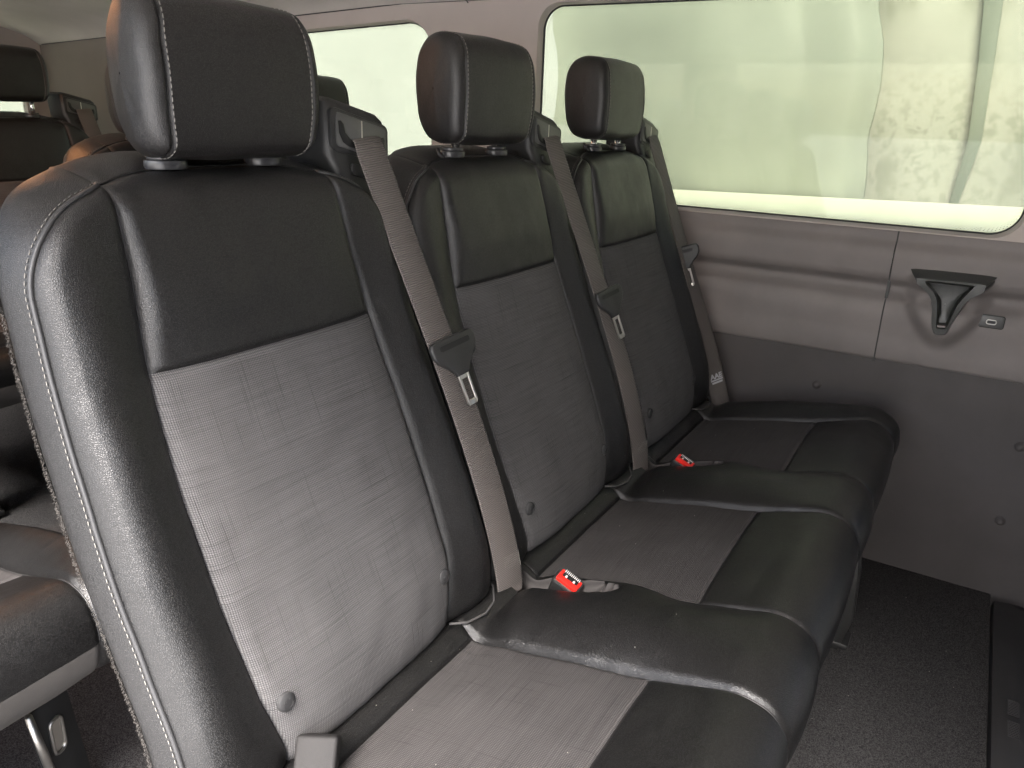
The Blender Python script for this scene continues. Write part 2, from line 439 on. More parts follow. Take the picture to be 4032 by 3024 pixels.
    last = V[[base + (len(Ts) - 1) * ne + q for q in range(ne)]]
    return split_parts(V, quads, labs, UV), E, nn, last
BK, B_EDGE, B_NN, B_LAST = build_backrest()
def proto_mesh(name, geo, mat):
    v, f, uv = geo; o = mesh_obj(name, v, f, mat, None, uv); me = o.data; bpy.data.objects.remove(o); return me

def link(name, me, parent):
    o = bpy.data.objects.new(name, me); COL.objects.link(o); o.parent = parent; return o

# ------------------------------------------------------------------ cushion
BY = np.array([-.02, -.06, -.095, -.118, -.135, -.150, -.20, -.29, -.379, -.433, -.484, -.512, -.526, -.531, -.528, -.519, -.503, -.46])
BZ = np.array([.455, .460, .470, .474, .468, .457, .465, .485, .503, .519, .529, .518, .500, .475, .448, .423, .408, .403])
def profile(n=150):
    P = np.stack([BY, BZ], -1); s = np.concatenate([[0], np.cumsum(np.linalg.norm(np.diff(P, axis=0), axis=1))])
    t_ = np.linspace(0, s[-1], n); gy = catmull(s, P[:, 0], t_); gz = catmull(s, P[:, 1], t_)
    return t_, gy, gz, s
XS2 = .150
def build_cushion(nseats, pitch=.46, pocket=True, left_end=True):
    tt, gy, gz, s = profile(250)
    tb = s[5]; tf = s[8]; tk = s[13] + .014   # fabric back edge, fabric front edge, skirt start
    for c in (tb, tf, tk):
        tt = np.array(sorted([x for x in tt if abs(x - c) > .010] + [c + k for k in (-.008, -.005, -.003, -.0015, 0, .0015, .003, .005, .008)]))
    P = np.stack([BY, BZ], -1); gy = catmull(s, P[:, 0], tt); gz = catmull(s, P[:, 1], tt)
    ty = np.gradient(gy, tt); tz = np.gradient(gz, tt); ln = np.hypot(ty, tz); ny, nzv = tz / ln * 1.0, -ty / ln  # outward normal (up / forward)
    cols = []
    loc = dense(-.230, .230, 40, [-XS2, XS2]);
    loc = np.array(sorted(set(np.round(np.concatenate([loc, [.210, .214, .218, .222, .226, -.205, -.200, -.195, -.190, -.185, -.180, -.175,-.170,-.165, -.210, -.214, -.218, -.222, -.226]]), 6))))
    for k in range(nseats):
        for x in loc:
            if cols and x == loc[0]: continue
            cols.append((k, x))
    xw = np.array([k * pitch + x for k, x in cols]); xl = np.array([x for k, x in cols]); kk = np.array([k for k, x in cols])
    T, XW = np.meshgrid(tt, xw, indexing='ij'); XL = np.tile(xl, (len(tt), 1)); KK = np.tile(kk, (len(tt), 1))
    GY = np.repeat(gy[:, None], len(xw), 1); GZ = np.repeat(gz[:, None], len(xw), 1)
    H = np.interp(tt, [s[0], s[3], s[5] - .005, s[6] - .015, s[7], s[8], s[9], s[10], s[12], s[13], s[14], s[16]],
                  [.006, .006, .014, .027, .031, .030, .020, .012, .008, .006, .004, .0])[:, None]
    r = np.clip((np.abs(XL) - XS2) / (.23 - XS2), 0, 1)
    ridge = H * np.sin(PI / 2 * r) ** np.where((XL < 0) & (KK >= 1), 1.0 - .72 * smooth01(-.40, -.30, GY), .80)
    aft = (1 - smooth01(s[8], s[10], tt))[:, None]
    # ends round over
    xend0, xend1 = -.230, (nseats - 1) * pitch + .230
    de = np.minimum(XW - xend0, xend1 - XW); er = .035
    dd = np.clip(de, 0, er); fil = er - np.sqrt(np.maximum(er * er - (er - dd) ** 2, 0))
    crown = .005 * (1 - np.clip(np.abs(XL) / XS2, 0, 1) ** 2)
    gro = .005 * np.exp(-((np.abs(XL) - XS2) / .0035) ** 2) * smooth01(s[3], s[5], tt)[:, None] * (1 - .4 * smooth01(s[9], s[11], tt))[:, None]
    ins = np.clip((XS2 - np.abs(XL)) / .008, 0, 1)
    gt = (.004 * np.exp(-((T - tb) / .003) ** 2) + .003 * np.exp(-((T - tf) / .003) ** 2)) * ins
    off = ridge + crown - gro - gt - fil
    # buckle pocket, on the far side of each ridge between two seats
    lab_p = np.zeros_like(T, bool)
    if pocket:
        xr = XL + .46   # only meaningful on the left edge of seats 1..
        u_ = (XL + .188)                          # centre of pocket at local x = -.188  (ridge far side)
        wid = .021 * np.sqrt(np.clip(1 - np.clip((-GY - .22) / .072, 0, 1) ** 2, 0, 1)) + .0001
        m_ = smooth01(1.15, .80, np.abs(u_) / wid) * smooth01(.100, .118, -GY) * (KK >= 1) * (GY > -.31) * (GZ > .44)
        off = off - .045 * m_; lab_p = m_ > .22
    Y = GY + ny[:, None] * -off * -1 * 1.0; Zv = GZ + nzv[:, None] * off
    nv = np.vectorize(lambda x, y, zz: noise.noise(Vector((x * 16 + 3, y * 16, zz * 16))) + .5 * noise.noise(Vector((x * 45, y * 45 + 7, zz * 45))))
    Zv = Zv + nv(XW, Y, Zv) * .0013
    V = np.stack([XW, Y, Zv], -1).reshape(-1, 3); UV = np.stack([XW, T], -1).reshape(-1, 2)
    nr, nc = T.shape; quads = []; labs = []
    for i in range(nr - 1):
        for j in range(nc - 1):
            quads.append((i * nc + j, (i + 1) * nc + j, (i + 1) * nc + j + 1, i * nc + j + 1))
            xm = .5 * (xl[j] + xl[j + 1]) if kk[j] == kk[j + 1] or True else 0
            if xl[j + 1] < xl[j]: xm = .23
            if kk[j] != kk[j + 1]: xm = -.225
            tm = .5 * (tt[i] + tt[i + 1]); k = kk[j + 1] if abs(xm) < .2 or xm < 0 else kk[j]
            if lab_p[i, j] or lab_p[i + 1, j + 1]: labs.append('pocket%d' % kk[j])
            elif abs(xm) < XS2 and tm < tb: labs.append('strip%d' % k)
            elif abs(xm) < XS2 and tm < tf: labs.append('insert%d' % k)
            elif tm > tk and (abs(xm) < XS2 or (xm > 0 and kk[j] < nseats - 1) or (xm < 0 and kk[j + 1] > 0)): labs.append('skirt')
            elif abs(xm) < XS2: labs.append('front%d' % k)
            else: labs.append('ridge%d' % (kk[j] + (1 if (xm > 0 or kk[j] != kk[j + 1]) else 0)))
    # end caps as shrinking rings
    for side, j in ((0, 0), (1, nc - 1)):
        idx = [i * nc + j for i in range(nr)]; E = V[idx]; c = np.array([E[0, 0], -.27, .43]); prev = idx
        sg = -1 if side == 0 else 1
        for q, sc_ in enumerate((.97, .85, .6, .3, .02)):
            P2 = c + (E - c) * sc_; P2[:, 0] = E[:, 0] + sg * (.004 * math.sin(PI * (1 - sc_)) + .002)
            b0 = len(V); V = np.concatenate([V, P2]); UV = np.concatenate([UV, np.stack([P2[:, 1], P2[:, 2]], -1)])
            cur = list(range(b0, b0 + nr))
            for i in range(nr - 1):
                quads.append((prev[i], cur[i], cur[i + 1], prev[i + 1]) if side == 1 else (prev[i + 1], cur[i + 1], cur[i], prev[i])); labs.append('side%d' % side)
            prev = cur
    def line_at(t0, x0, x1, up=.0):   # surface path along x at profile position t0
        i = np.argmin(abs(tt - t0)); js = [j for j in range(nc) if x0 <= xw[j] <= x1]
        return [Vector(V[i * nc + j]) + Vector((0, 0, up)) for j in js]
    def line_x(x0, t0, t1, up=0.0):
        j = np.argmin(abs(xw - x0)); return [Vector(V[i * nc + j]) + Vector((0, -ny[i] * 0 + 0, 0)) + Vector((0, ny[i] * up, nzv[i] * up)) for i in range(nr) if t0 <= tt[i] <= t1]
    return split_parts(V, quads, labs, UV), line_at, line_x, (tb, tf, tk, s)

# ------------------------------------------------------------------ headrest geometry
def build_headrest():
    """local: x, y (depth), z up. origin = centre bottom of front face"""
    us = .80
    uc = dense(0, 1, 26, []); uc = np.array(sorted([x for x in uc if abs(x - us) > .04] + [us + k for k in (-.035, -.022, -.013, -.006, 0, .006, .013, .022, .035)]))
    u = np.concatenate([-uc[::-1], uc[1:]])
    # closed cross-section in the y-z plane, lofted along x: centre panel wraps front, top, bottom, back
    prof = [(.000, .010), (-.004, .028), (-.006, .062), (-.004, .100), (.000, .124), (.010, .139), (.030, .1458), (.060, .1465), (.080, .140), (.092, .126),
            (.096, .10), (.094, .055), (.088, .023), (.076, .007), (.055, .0005), (.030, -.001), (.012, .001)]
    n = 84; P = np.array(prof + [prof[0]]); s = np.concatenate([[0], np.cumsum(np.linalg.norm(np.diff(P, axis=0), axis=1))])
    t_ = np.linspace(0, s[-1], n + 1)[:-1]
    def cyc(a):
        ss = np.concatenate([s[:-1] - s[-1], s[:-1], s + s[-1]]); aa = np.concatenate([a[:-1], a[:-1], a]); return catmull(ss, aa, t_)
    py, pz = cyc(P[:, 0]), cyc(P[:, 1]); cy, cz = .046, .073
    V = []; UV = []
    for i, uu in enumerate(u):
        a = abs(uu); 
        if a <= us:
            x = a / us * .086; sc_ = 1 - .035 * (a / us) ** 3
            dropz = .0
        else:
            q = (a - us) / (1 - us); x = .086 + (.1035 - .086) * math.sin(q * PI / 2) ** .9; sc_ = .965 * (1 - (1 - math.cos(q * PI / 2)) * .30)
        groove = .0042 * math.exp(-((a - us) / .012) ** 2)
        for k in range(n):
            dy, dz = py[k] - cy, pz[k] - cz; l = math.hypot(dy, dz); f = sc_ - groove / l
            y = cy + dy * f; z = cz + dz * f
            xx = x * (1 - .06 * smooth01(.09, .145, z)) * (1 - .05 * smooth01(.05, .0, z)) * (1 - .22 * smooth01(.02, .095, y))
            nzv = noise.noise(Vector((uu * 2, y * 20, z * 20))) * .0012
            V.append((math.copysign(xx, uu) if uu else 0, y + nzv, z + nzv)); UV.append((x, t_[k]))
    quads = []; labs = []
    for i in range(len(u) - 1):
        um = abs(.5 * (u[i] + u[i + 1]))
        for k in range(n):
            quads.append((i * n + k, i * n + (k + 1) % n, (i + 1) * n + (k + 1) % n, (i + 1) * n + k)); labs.append('centre' if um < us else ('side_l' if u[i] < 0 else 'side_r'))
    V = np.array(V); UV = np.array(UV)
    # closing caps
    for side, i, sg in (('side_l', 0, -1), ('side_r', len(u) - 1, 1)):
        idx = [i * n + k for k in range(n)]; E = V[idx]; c = E.mean(0); prev = idx
        for sc_ in (.86, .7, .5, .25, .02):
            P2 = c + (E - c) * sc_; P2[:, 0] += sg * .0045 * (1 - sc_ ** 2); b0 = len(V); V = np.concatenate([V, P2]); UV = np.concatenate([UV, P2[:, 1:]])
            cur = list(range(b0, b0 + n))
            for k in range(n):
                k2 = (k + 1) % n
                q = (prev[k], cur[k], cur[k2], prev[k2]); quads.append(q if sg < 0 else q[::-1]); labs.append(side)
            prev = cur
    iu = int(np.argmin(abs(u - us))); il = int(np.argmin(abs(u + us)))
    def seam(j, shift):
        out = []
        for k in range(n):
            p = Vector(V[(j + shift) * n + k]); c = Vector((p.x, cy, cz)); d = (p - c).normalized()
            out.append(p + d * .0004)
        return out
    return split_parts(V, quads, labs, UV), seam(il, 3), seam(iu, -3), seam(il, 0), seam(iu, 0)
HR, HS_L, HS_R, HG_L, HG_R = build_headrest()

# ------------------------------------------------------------------ shared meshes
ME = {}
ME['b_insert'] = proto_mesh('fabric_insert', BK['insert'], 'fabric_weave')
ME['b_upper'] = proto_mesh('upper_panel', BK['upper'], 'leather_black')
ME['b_boll'] = proto_mesh('bolster', BK['bolster_l'], 'leather_black')
ME['b_bolr'] = proto_mesh('bolster', BK['bolster_r'], 'leather_black')
ME['b_side'] = proto_mesh('backrest', BK['side'], 'leather_black')
ME['h_c'] = proto_mesh('headrest', HR['centre'], 'leather_headrest')
ME['h_l'] = proto_mesh('side_panel', HR['side_l'], 'leather_headrest')
ME['h_r'] = proto_mesh('side_panel', HR['side_r'], 'leather_headrest')

def cache(key, fn):
    if key not in ME:
        o = fn(); ME[key] = (o.data, o.get('kind')); bpy.data.objects.remove(o)
    return ME[key]
def cached(key, name, parent, fn):
    me, kd = cache(key, fn); o = link(name, me, parent)
    if kd: o['kind'] = kd
    return o
def edge_paths(inset=0.0, back=0.0, out=0.0):
    """left and right corner piping paths from the backrest outline"""
    ls, rs = [], []
    for e, n_ in zip(B_EDGE, B_NN):
        p = Vector((e[0] + n_[0] * out, e[1] + back, e[2] + n_[1] * out))
        if e[0] < -xs_(1.0) + .001 or (e[0] < 0 and e[2] < .95): ls.append(p)
        elif e[0] > xs_(1.0) - .001 or (e[0] > 0 and e[2] < .95): rs.append(p)
    return ls, rs

def button(parent, x, z):
    y = float(yf(z)) - .0056
    o = cached('button', 'trim_button', parent, make_button)
    o.location = (x, y, z); o.rotation_euler = (R(-8), 0, 0); return o
def make_button():
    bm = bmesh.new(); n = 28
    rings = [(0, -.0022), (.004, -.0021), (.0075, -.0014), (.0092, -.0002), (.0095, .003)]
    prev = None; c = bm.verts.new((0, rings[0][1], 0))
    for r_, y in rings[1:]:
        cur = [bm.verts.new((r_ * math.cos(2 * PI * k / n), y, r_ * math.sin(2 * PI * k / n))) for k in range(n)]
        for k in range(n):
            if prev is None: bm.faces.new((c, cur[k], cur[(k + 1) % n]))
            else: bm.faces.new((prev[k], cur[k], cur[(k + 1) % n], prev[(k + 1) % n]))
        prev = cur
    # moulded ring, dot and curved ridge on the cap
    for path, rad in (([(-.0035 + .0013 * math.cos(a), -.0024, .0018 + .0013 * math.sin(a)) for a in np.linspace(0, 2 * PI, 10)], .0003),
                      ([(.0022 + .0004 * math.cos(a), -.0023, .0028 + .0004 * math.sin(a)) for a in np.linspace(0, 2 * PI, 8)], .0003),
                      ([(.0058 * math.cos(a), -.0021, .0058 * math.sin(a)) for a in np.linspace(R(200), R(345), 12)], .00035)):
        V, F = tube_geo(path, rad, 5); vs = [bm.verts.new(v) for v in V]
        for f in F:
            try: bm.faces.new([vs[q] for q in f])
            except Exception: pass
    bmesh.ops.recalc_face_normals(bm, faces=bm.faces)
    return from_bm('trim_button', bm, 'button_grey')

def make_collar():
    bm = bmesh.new()
    for r_, z0, z1 in ((.0205, 0, .0085), (.0175, .0085, .0135)):
        pts = [(r_ * math.cos(a), r_ * .80 * math.sin(a)) for a in np.linspace(0, 2 * PI, 33)[:-1]]
        bm_prism(bm, pts, z0, z1, 'z', .0012)
    return from_bm('headrest_collar', bm, 'plastic_collar')

def make_guide():
    """belt outlet box on the top right of a backrest (seat-local)"""
    bm = bmesh.new()
    def sect(z, x0, x1, y0, y1, r):
        return [(x, y, z) for x, y in rrect(x0, x1, y0, y1, r, 4)]
    secs = [sect(.955, .158, .236, .052, .122, .012), sect(.985, .157, .238, .052, .125, .012), sect(1.003, .152, .244, .056, .135, .012),
            sect(1.016, .146, .251, .060, .142, .013), sect(1.060, .144, .255, .063, .146, .014), sect(1.074, .146, .253, .065, .142, .014),
            sect(1.0805, .152, .247, .071, .136, .012), sect(1.082, .160, .239, .078, .128, .010)]
    prev = None
    for sct in secs:
        cur = [bm.verts.new((x, y, z - .22 * (x - .2) + .0)) for x, y, z in sct]
        if prev:
            n = len(cur)
            for k in range(n): bm.faces.new((prev[k], prev[(k + 1) % n], cur[(k + 1) % n], cur[k]))
        prev = cur
    bm.faces.new(prev)
    bmesh.ops.recalc_face_normals(bm, faces=bm.faces)
    return from_bm('belt_guide', bm, 'plastic_black')
def tilt(bm_obj):
    return bm_obj
def guide_shape(pts, y0, y1, mat, name, bev=.001):
    bm = bmesh.new(); bm_prism(bm, pts, y0, y1, 'y', bev)
    for v in bm.verts: v.co.z -= .22 * (v.co.x - .2)
    return from_bm(name, bm, mat)

def webbing_geo(path, widths, dirs, th=.0012):
    """ribbon with thickness; dirs = width direction at each station"""
    P = [Vector(p) for p in path]; n = len(P); V = []; UV = []; F = []; acc = 0
    for i in range(n):
        if i: acc += (P[i] - P[i - 1]).length
        tdir = (P[min(i + 1, n - 1)] - P[max(i - 1, 0)]).normalized(); d = Vector(dirs[i]); d = (d - tdir * d.dot(tdir)).normalized()
        nm = d.cross(tdir).normalized(); wd = widths[i] if isinstance(widths, (list, tuple)) else widths
        st = [(-.5, -th * .2), (-.47, th * .5), (-.43, th * .35), (-.2, th * .35), (0, th * .35), (.2, th * .35), (.43, th * .35), (.47, th * .5), (.5, -th * .2), (.43, -th), (0, -th), (-.43, -th)]
        for a, b_ in st: V.append(P[i] + d * a * wd + nm * b_); UV.append((a * wd, acc))
    m = 12
    for i in range(n - 1):
        for k in range(m): F.append((i * m + k, i * m + (k + 1) % m, (i + 1) * m + (k + 1) % m, (i + 1) * m + k))
    F.append(tuple(range(m))); F.append(tuple((n - 1) * m + k for k in range(m))[::-1])
    return V, F, UV
def belt_path(x0, mid_sag=.0, twist=0.0, bottom=(.246, -.143, .462), n=40):
    a = Vector((x0, .075, 1.050)); b_ = Vector(bottom); pts = []; dirs = []
    top = Vector((x0 + .001, .0535, 1.044))
    for i in range(n):
        t_ = i / (n - 1); p = top.lerp(b_, t_); p.y -= mid_sag * math.sin(PI * t_ ** 1.7) ** .7 * 1.9 if t_ < 1 else 0
        if t_ > .55: p.x += .0
        pts.append(p)
        ang = R(twist) * smooth01(.35, 1.0, t_) + R(8)
        dirs.append(Vector((math.cos(ang), -math.sin(ang), 0)))
    pts = [a] + pts; dirs = [dirs[0]] + dirs
    return pts, dirs
def make_belt(parent, x0, bottom, twist, tongue_t, tongue_twist=0, sag=0.004, label=None, shift=.013, print_=False, anchor=False):
    pts, dirs = belt_path(x0, sag, twist, bottom)
    V, F, UV = webbing_geo(pts, .047, dirs)
    bl = mesh_obj('seat_belt', V, F, 'webbing', parent, UV)
    if label: bl['label'] = label
    # edge stitching as tiny nubs along both selvedges
    nub = []
    for sg in (-1, 1):
        path = [p + Vector(d).normalized() * .0222 * sg for p, d in zip(pts[1:], dirs[1:])]
        path = [p + Vector((0, -.0009, 0)) for p in path]
        nub.append(path)
    geos = []
    for path in nub:
        q = resample(path, .0026)
        for i in range(0, len(q) - 1, 2): geos.append(tube_geo([q[i], q[i + 1]], .0004, 4))
    so_ = merged('selvedge_stitching', geos, 'thread_dark', bl); so_['kind'] = 'stuff'
    # tongue
    i = int(tongue_t * 39) + 1; p = pts[i]; dn = (pts[i + 2] - pts[i - 2]).normalized(); d = Vector(dirs[i]); d = (d - dn * d.dot(dn)).normalized()
    nm = d.cross(dn).normalized()
    if nm.y > 0: nm = -nm
    if tongue_twist: q = Matrix.Rotation(R(tongue_twist), 3, dn); d = q @ d; nm = q @ nm
    M = Matrix(((d.x, nm.x, -dn.x, p.x), (d.y, nm.y, -dn.y, p.y), (d.z, nm.z, -dn.z, p.z), (0, 0, 0, 1)))   # local x = across, y = out, z = up the belt
    # moulded black head (outline in x-z), two halves above and below the slot
    outl = [(-.036, .012), (-.033, .0175), (-.027, .019), (.027, .019), (.033, .0175), (.036, .012), (.035, .002), (.030, -.006), (.020, -.014), (.012, -.022), (.010, -.027),
            (-.010, -.027), (-.012, -.022), (-.020, -.014), (-.030, -.006), (-.035, .002)]
    bm = bmesh.new(); bm_prism(bm, outl, .001, .0085, 'y', .0028, 3)
    for v in bm.verts: v.co = M @ (v.co * 1.12 + Vector((shift, 0, 0)))
    hd = from_bm('tongue_grip', bm, 'plastic_black', bl)
    bm = bmesh.new(); bm_prism(bm, rrect(-.024, .024, .006, .0125, .002, 3), .0084, .0093, 'y')
    for v in bm.verts: v.co = M @ (v.co * 1.12 + Vector((shift, 0, 0)))
    from_bm('tongue_slot', bm, 'plastic_grip', bl)
    # steel plate with rectangular eye
    geo = []
    for poly in ([(-.0125, -.020), (-.0088, -.028), (-.0088, -.060), (-.0062, -.063), (-.0052, -.060), (-.0052, -.029), (-.0052, -.020)],
                 [(.0125, -.020), (.0088, -.028), (.0088, -.060), (.0062, -.063), (.0052, -.060), (.0052, -.029), (.0052, -.020)],
                 [(-.0052, -.0315), (.0052, -.0315), (.0052, -.020), (-.0052, -.020)],
                 [(-.0062, -.0631), (.0062, -.0631), (.0052, -.0565), (-.0052, -.0565)]):
        geo.append(poly)
    bm = bmesh.new()
    for poly in geo: bm_prism(bm, poly, .0030, .0058, 'y', .0006, 2)
    for v in bm.verts: v.co = M @ (v.co * 1.12 + Vector((shift, 0, 0)))
    from_bm('tongue_plate', bm, 'steel_plate', bl)
    if anchor:      # box of anchor stitches just above the cushion
        gs = []
        q0 = pts[36]; dn0 = (pts[38] - pts[34]).normalized(); d0 = Vector(dirs[36]).normalized(); o0 = Vector((0, -.0016, 0))
        for r_ in range(6):
            for c_ in range(9):
                a_ = q0 + dn0 * (r_ * .0032) + d0 * (-.006 + c_ * .0031) + o0; gs.append(tube_geo([a_, a_ + d0 * .0019], .0004, 4))
        for r_ in range(9):
            a_ = q0 + dn0 * (-.002 + r_ * .0026) + d0 * .0215 + o0; gs.append(tube_geo([a_, a_ + dn0 * .0016], .0005, 4))
        an = merged('anchor_stitching', gs, 'thread', bl); an['kind'] = 'stuff'
    if print_:      # worn white print low on the webbing
        q0 = pts[35]; dn0 = (pts[37] - pts[33]).normalized(); d0 = Vector(dirs[35]); d0 = (d0 - dn0 * d0.dot(dn0)).normalized(); nn0 = d0.cross(dn0).normalized()
        if nn0.y > 0: nn0 = -nn0
        cu_ = bpy.data.curves.new('t', 'FONT'); cu_.body = 'AAE'; cu_.size = .017; cu_.align_x = 'CENTER'; cu_.offset = .0006; cu_.extrude = .0002
        to = bpy.data.objects.new('t', cu_); COL.objects.link(to); bpy.context.view_layer.update()
        me = bpy.data.meshes.new_from_object(to.evaluated_get(bpy.context.evaluated_depsgraph_get())); bpy.data.objects.remove(to)
        bmx = bmesh.new(); bmx.from_mesh(me)
        for w_, h_, zc in ((.032, .0035, -.0035), (.028, .0045, -.0095)): bm_box(bmx, (0, zc, 0), (w_, h_, .0004), 0)
        Mx = Matrix(((d0.x, -dn0.x, nn0.x, q0.x), (d0.y, -dn0.y, nn0.y, q0.y), (d0.z, -dn0.z, nn0.z, q0.z), (0, 0, 0, 1)))
        for v in bmx.verts: v.co = Mx @ (v.co + Vector((.002, 0, .0012)))
        from_bm('belt_print', bmx, 'faded_print', bl, False)
    return bl

def make_buckle(parent, top, zdir, xdir):
    e = box('buckle', (0, 0, 0), (.036, .022, .062), 'plastic_black', parent, .004, 3)
    zd = Vector(zdir).normalized(); xd = Vector(xdir); xd = (xd - zd * xd.dot(zd)).normalized(); yd = zd.cross(xd)
    e.rotation_euler = Matrix((xd, yd, zd)).transposed().to_euler(); e.location = Vector(top) - zd * .034; e.scale = (1.12, 1.2, 1.05)
    # lighter shell edge, red press button, slot with springs
    bm = bmesh.new(); bm_prism(bm, rrect(-.0155, .0155, -.0098, .0098, .003, 3), .0285, .0325, 'z', .0006)
    from_bm('shell_rim', bm, 'plastic_plate', e)
    bm = bmesh.new(); bm_box(bm, (0, -.0055, .0335), (.029, .0075, .0075), .0016)
    bm_box(bm, (-.0125, .001, .0335), (.004, .010, .0065), .0012); bm_box(bm, (.0125, .001, .0335), (.004, .010, .0065), .0012)
    from_bm('press_button', bm, 'red_plastic', e)
    bm = bmesh.new(); bm_box(bm, (0, .0035, .0325), (.022, .0085, .003), .0005)
    from_bm('tongue_slot', bm, 'plastic_grip', e)
    geos = []
    for k in range(10): geos.append(tube_geo([(-.010 + k * .00222, .0050, .0345), (-.010 + k * .00222, .0088, .0350)], .0005, 5))
    for xx in (-.0055, .0055): geos.append(tube_geo([(xx, -.0015, .0345), (xx, .0022, .0345)], .0014, 8))
    merged('spring_contacts', geos, 'white_plastic', e)
    bm = bmesh.new(); bm_box(bm, (0, -.0112, .0335), (.030, .0014, .0022), .0005)
    from_bm('rim_highlight', bm, 'steel_plate', e)
    return e

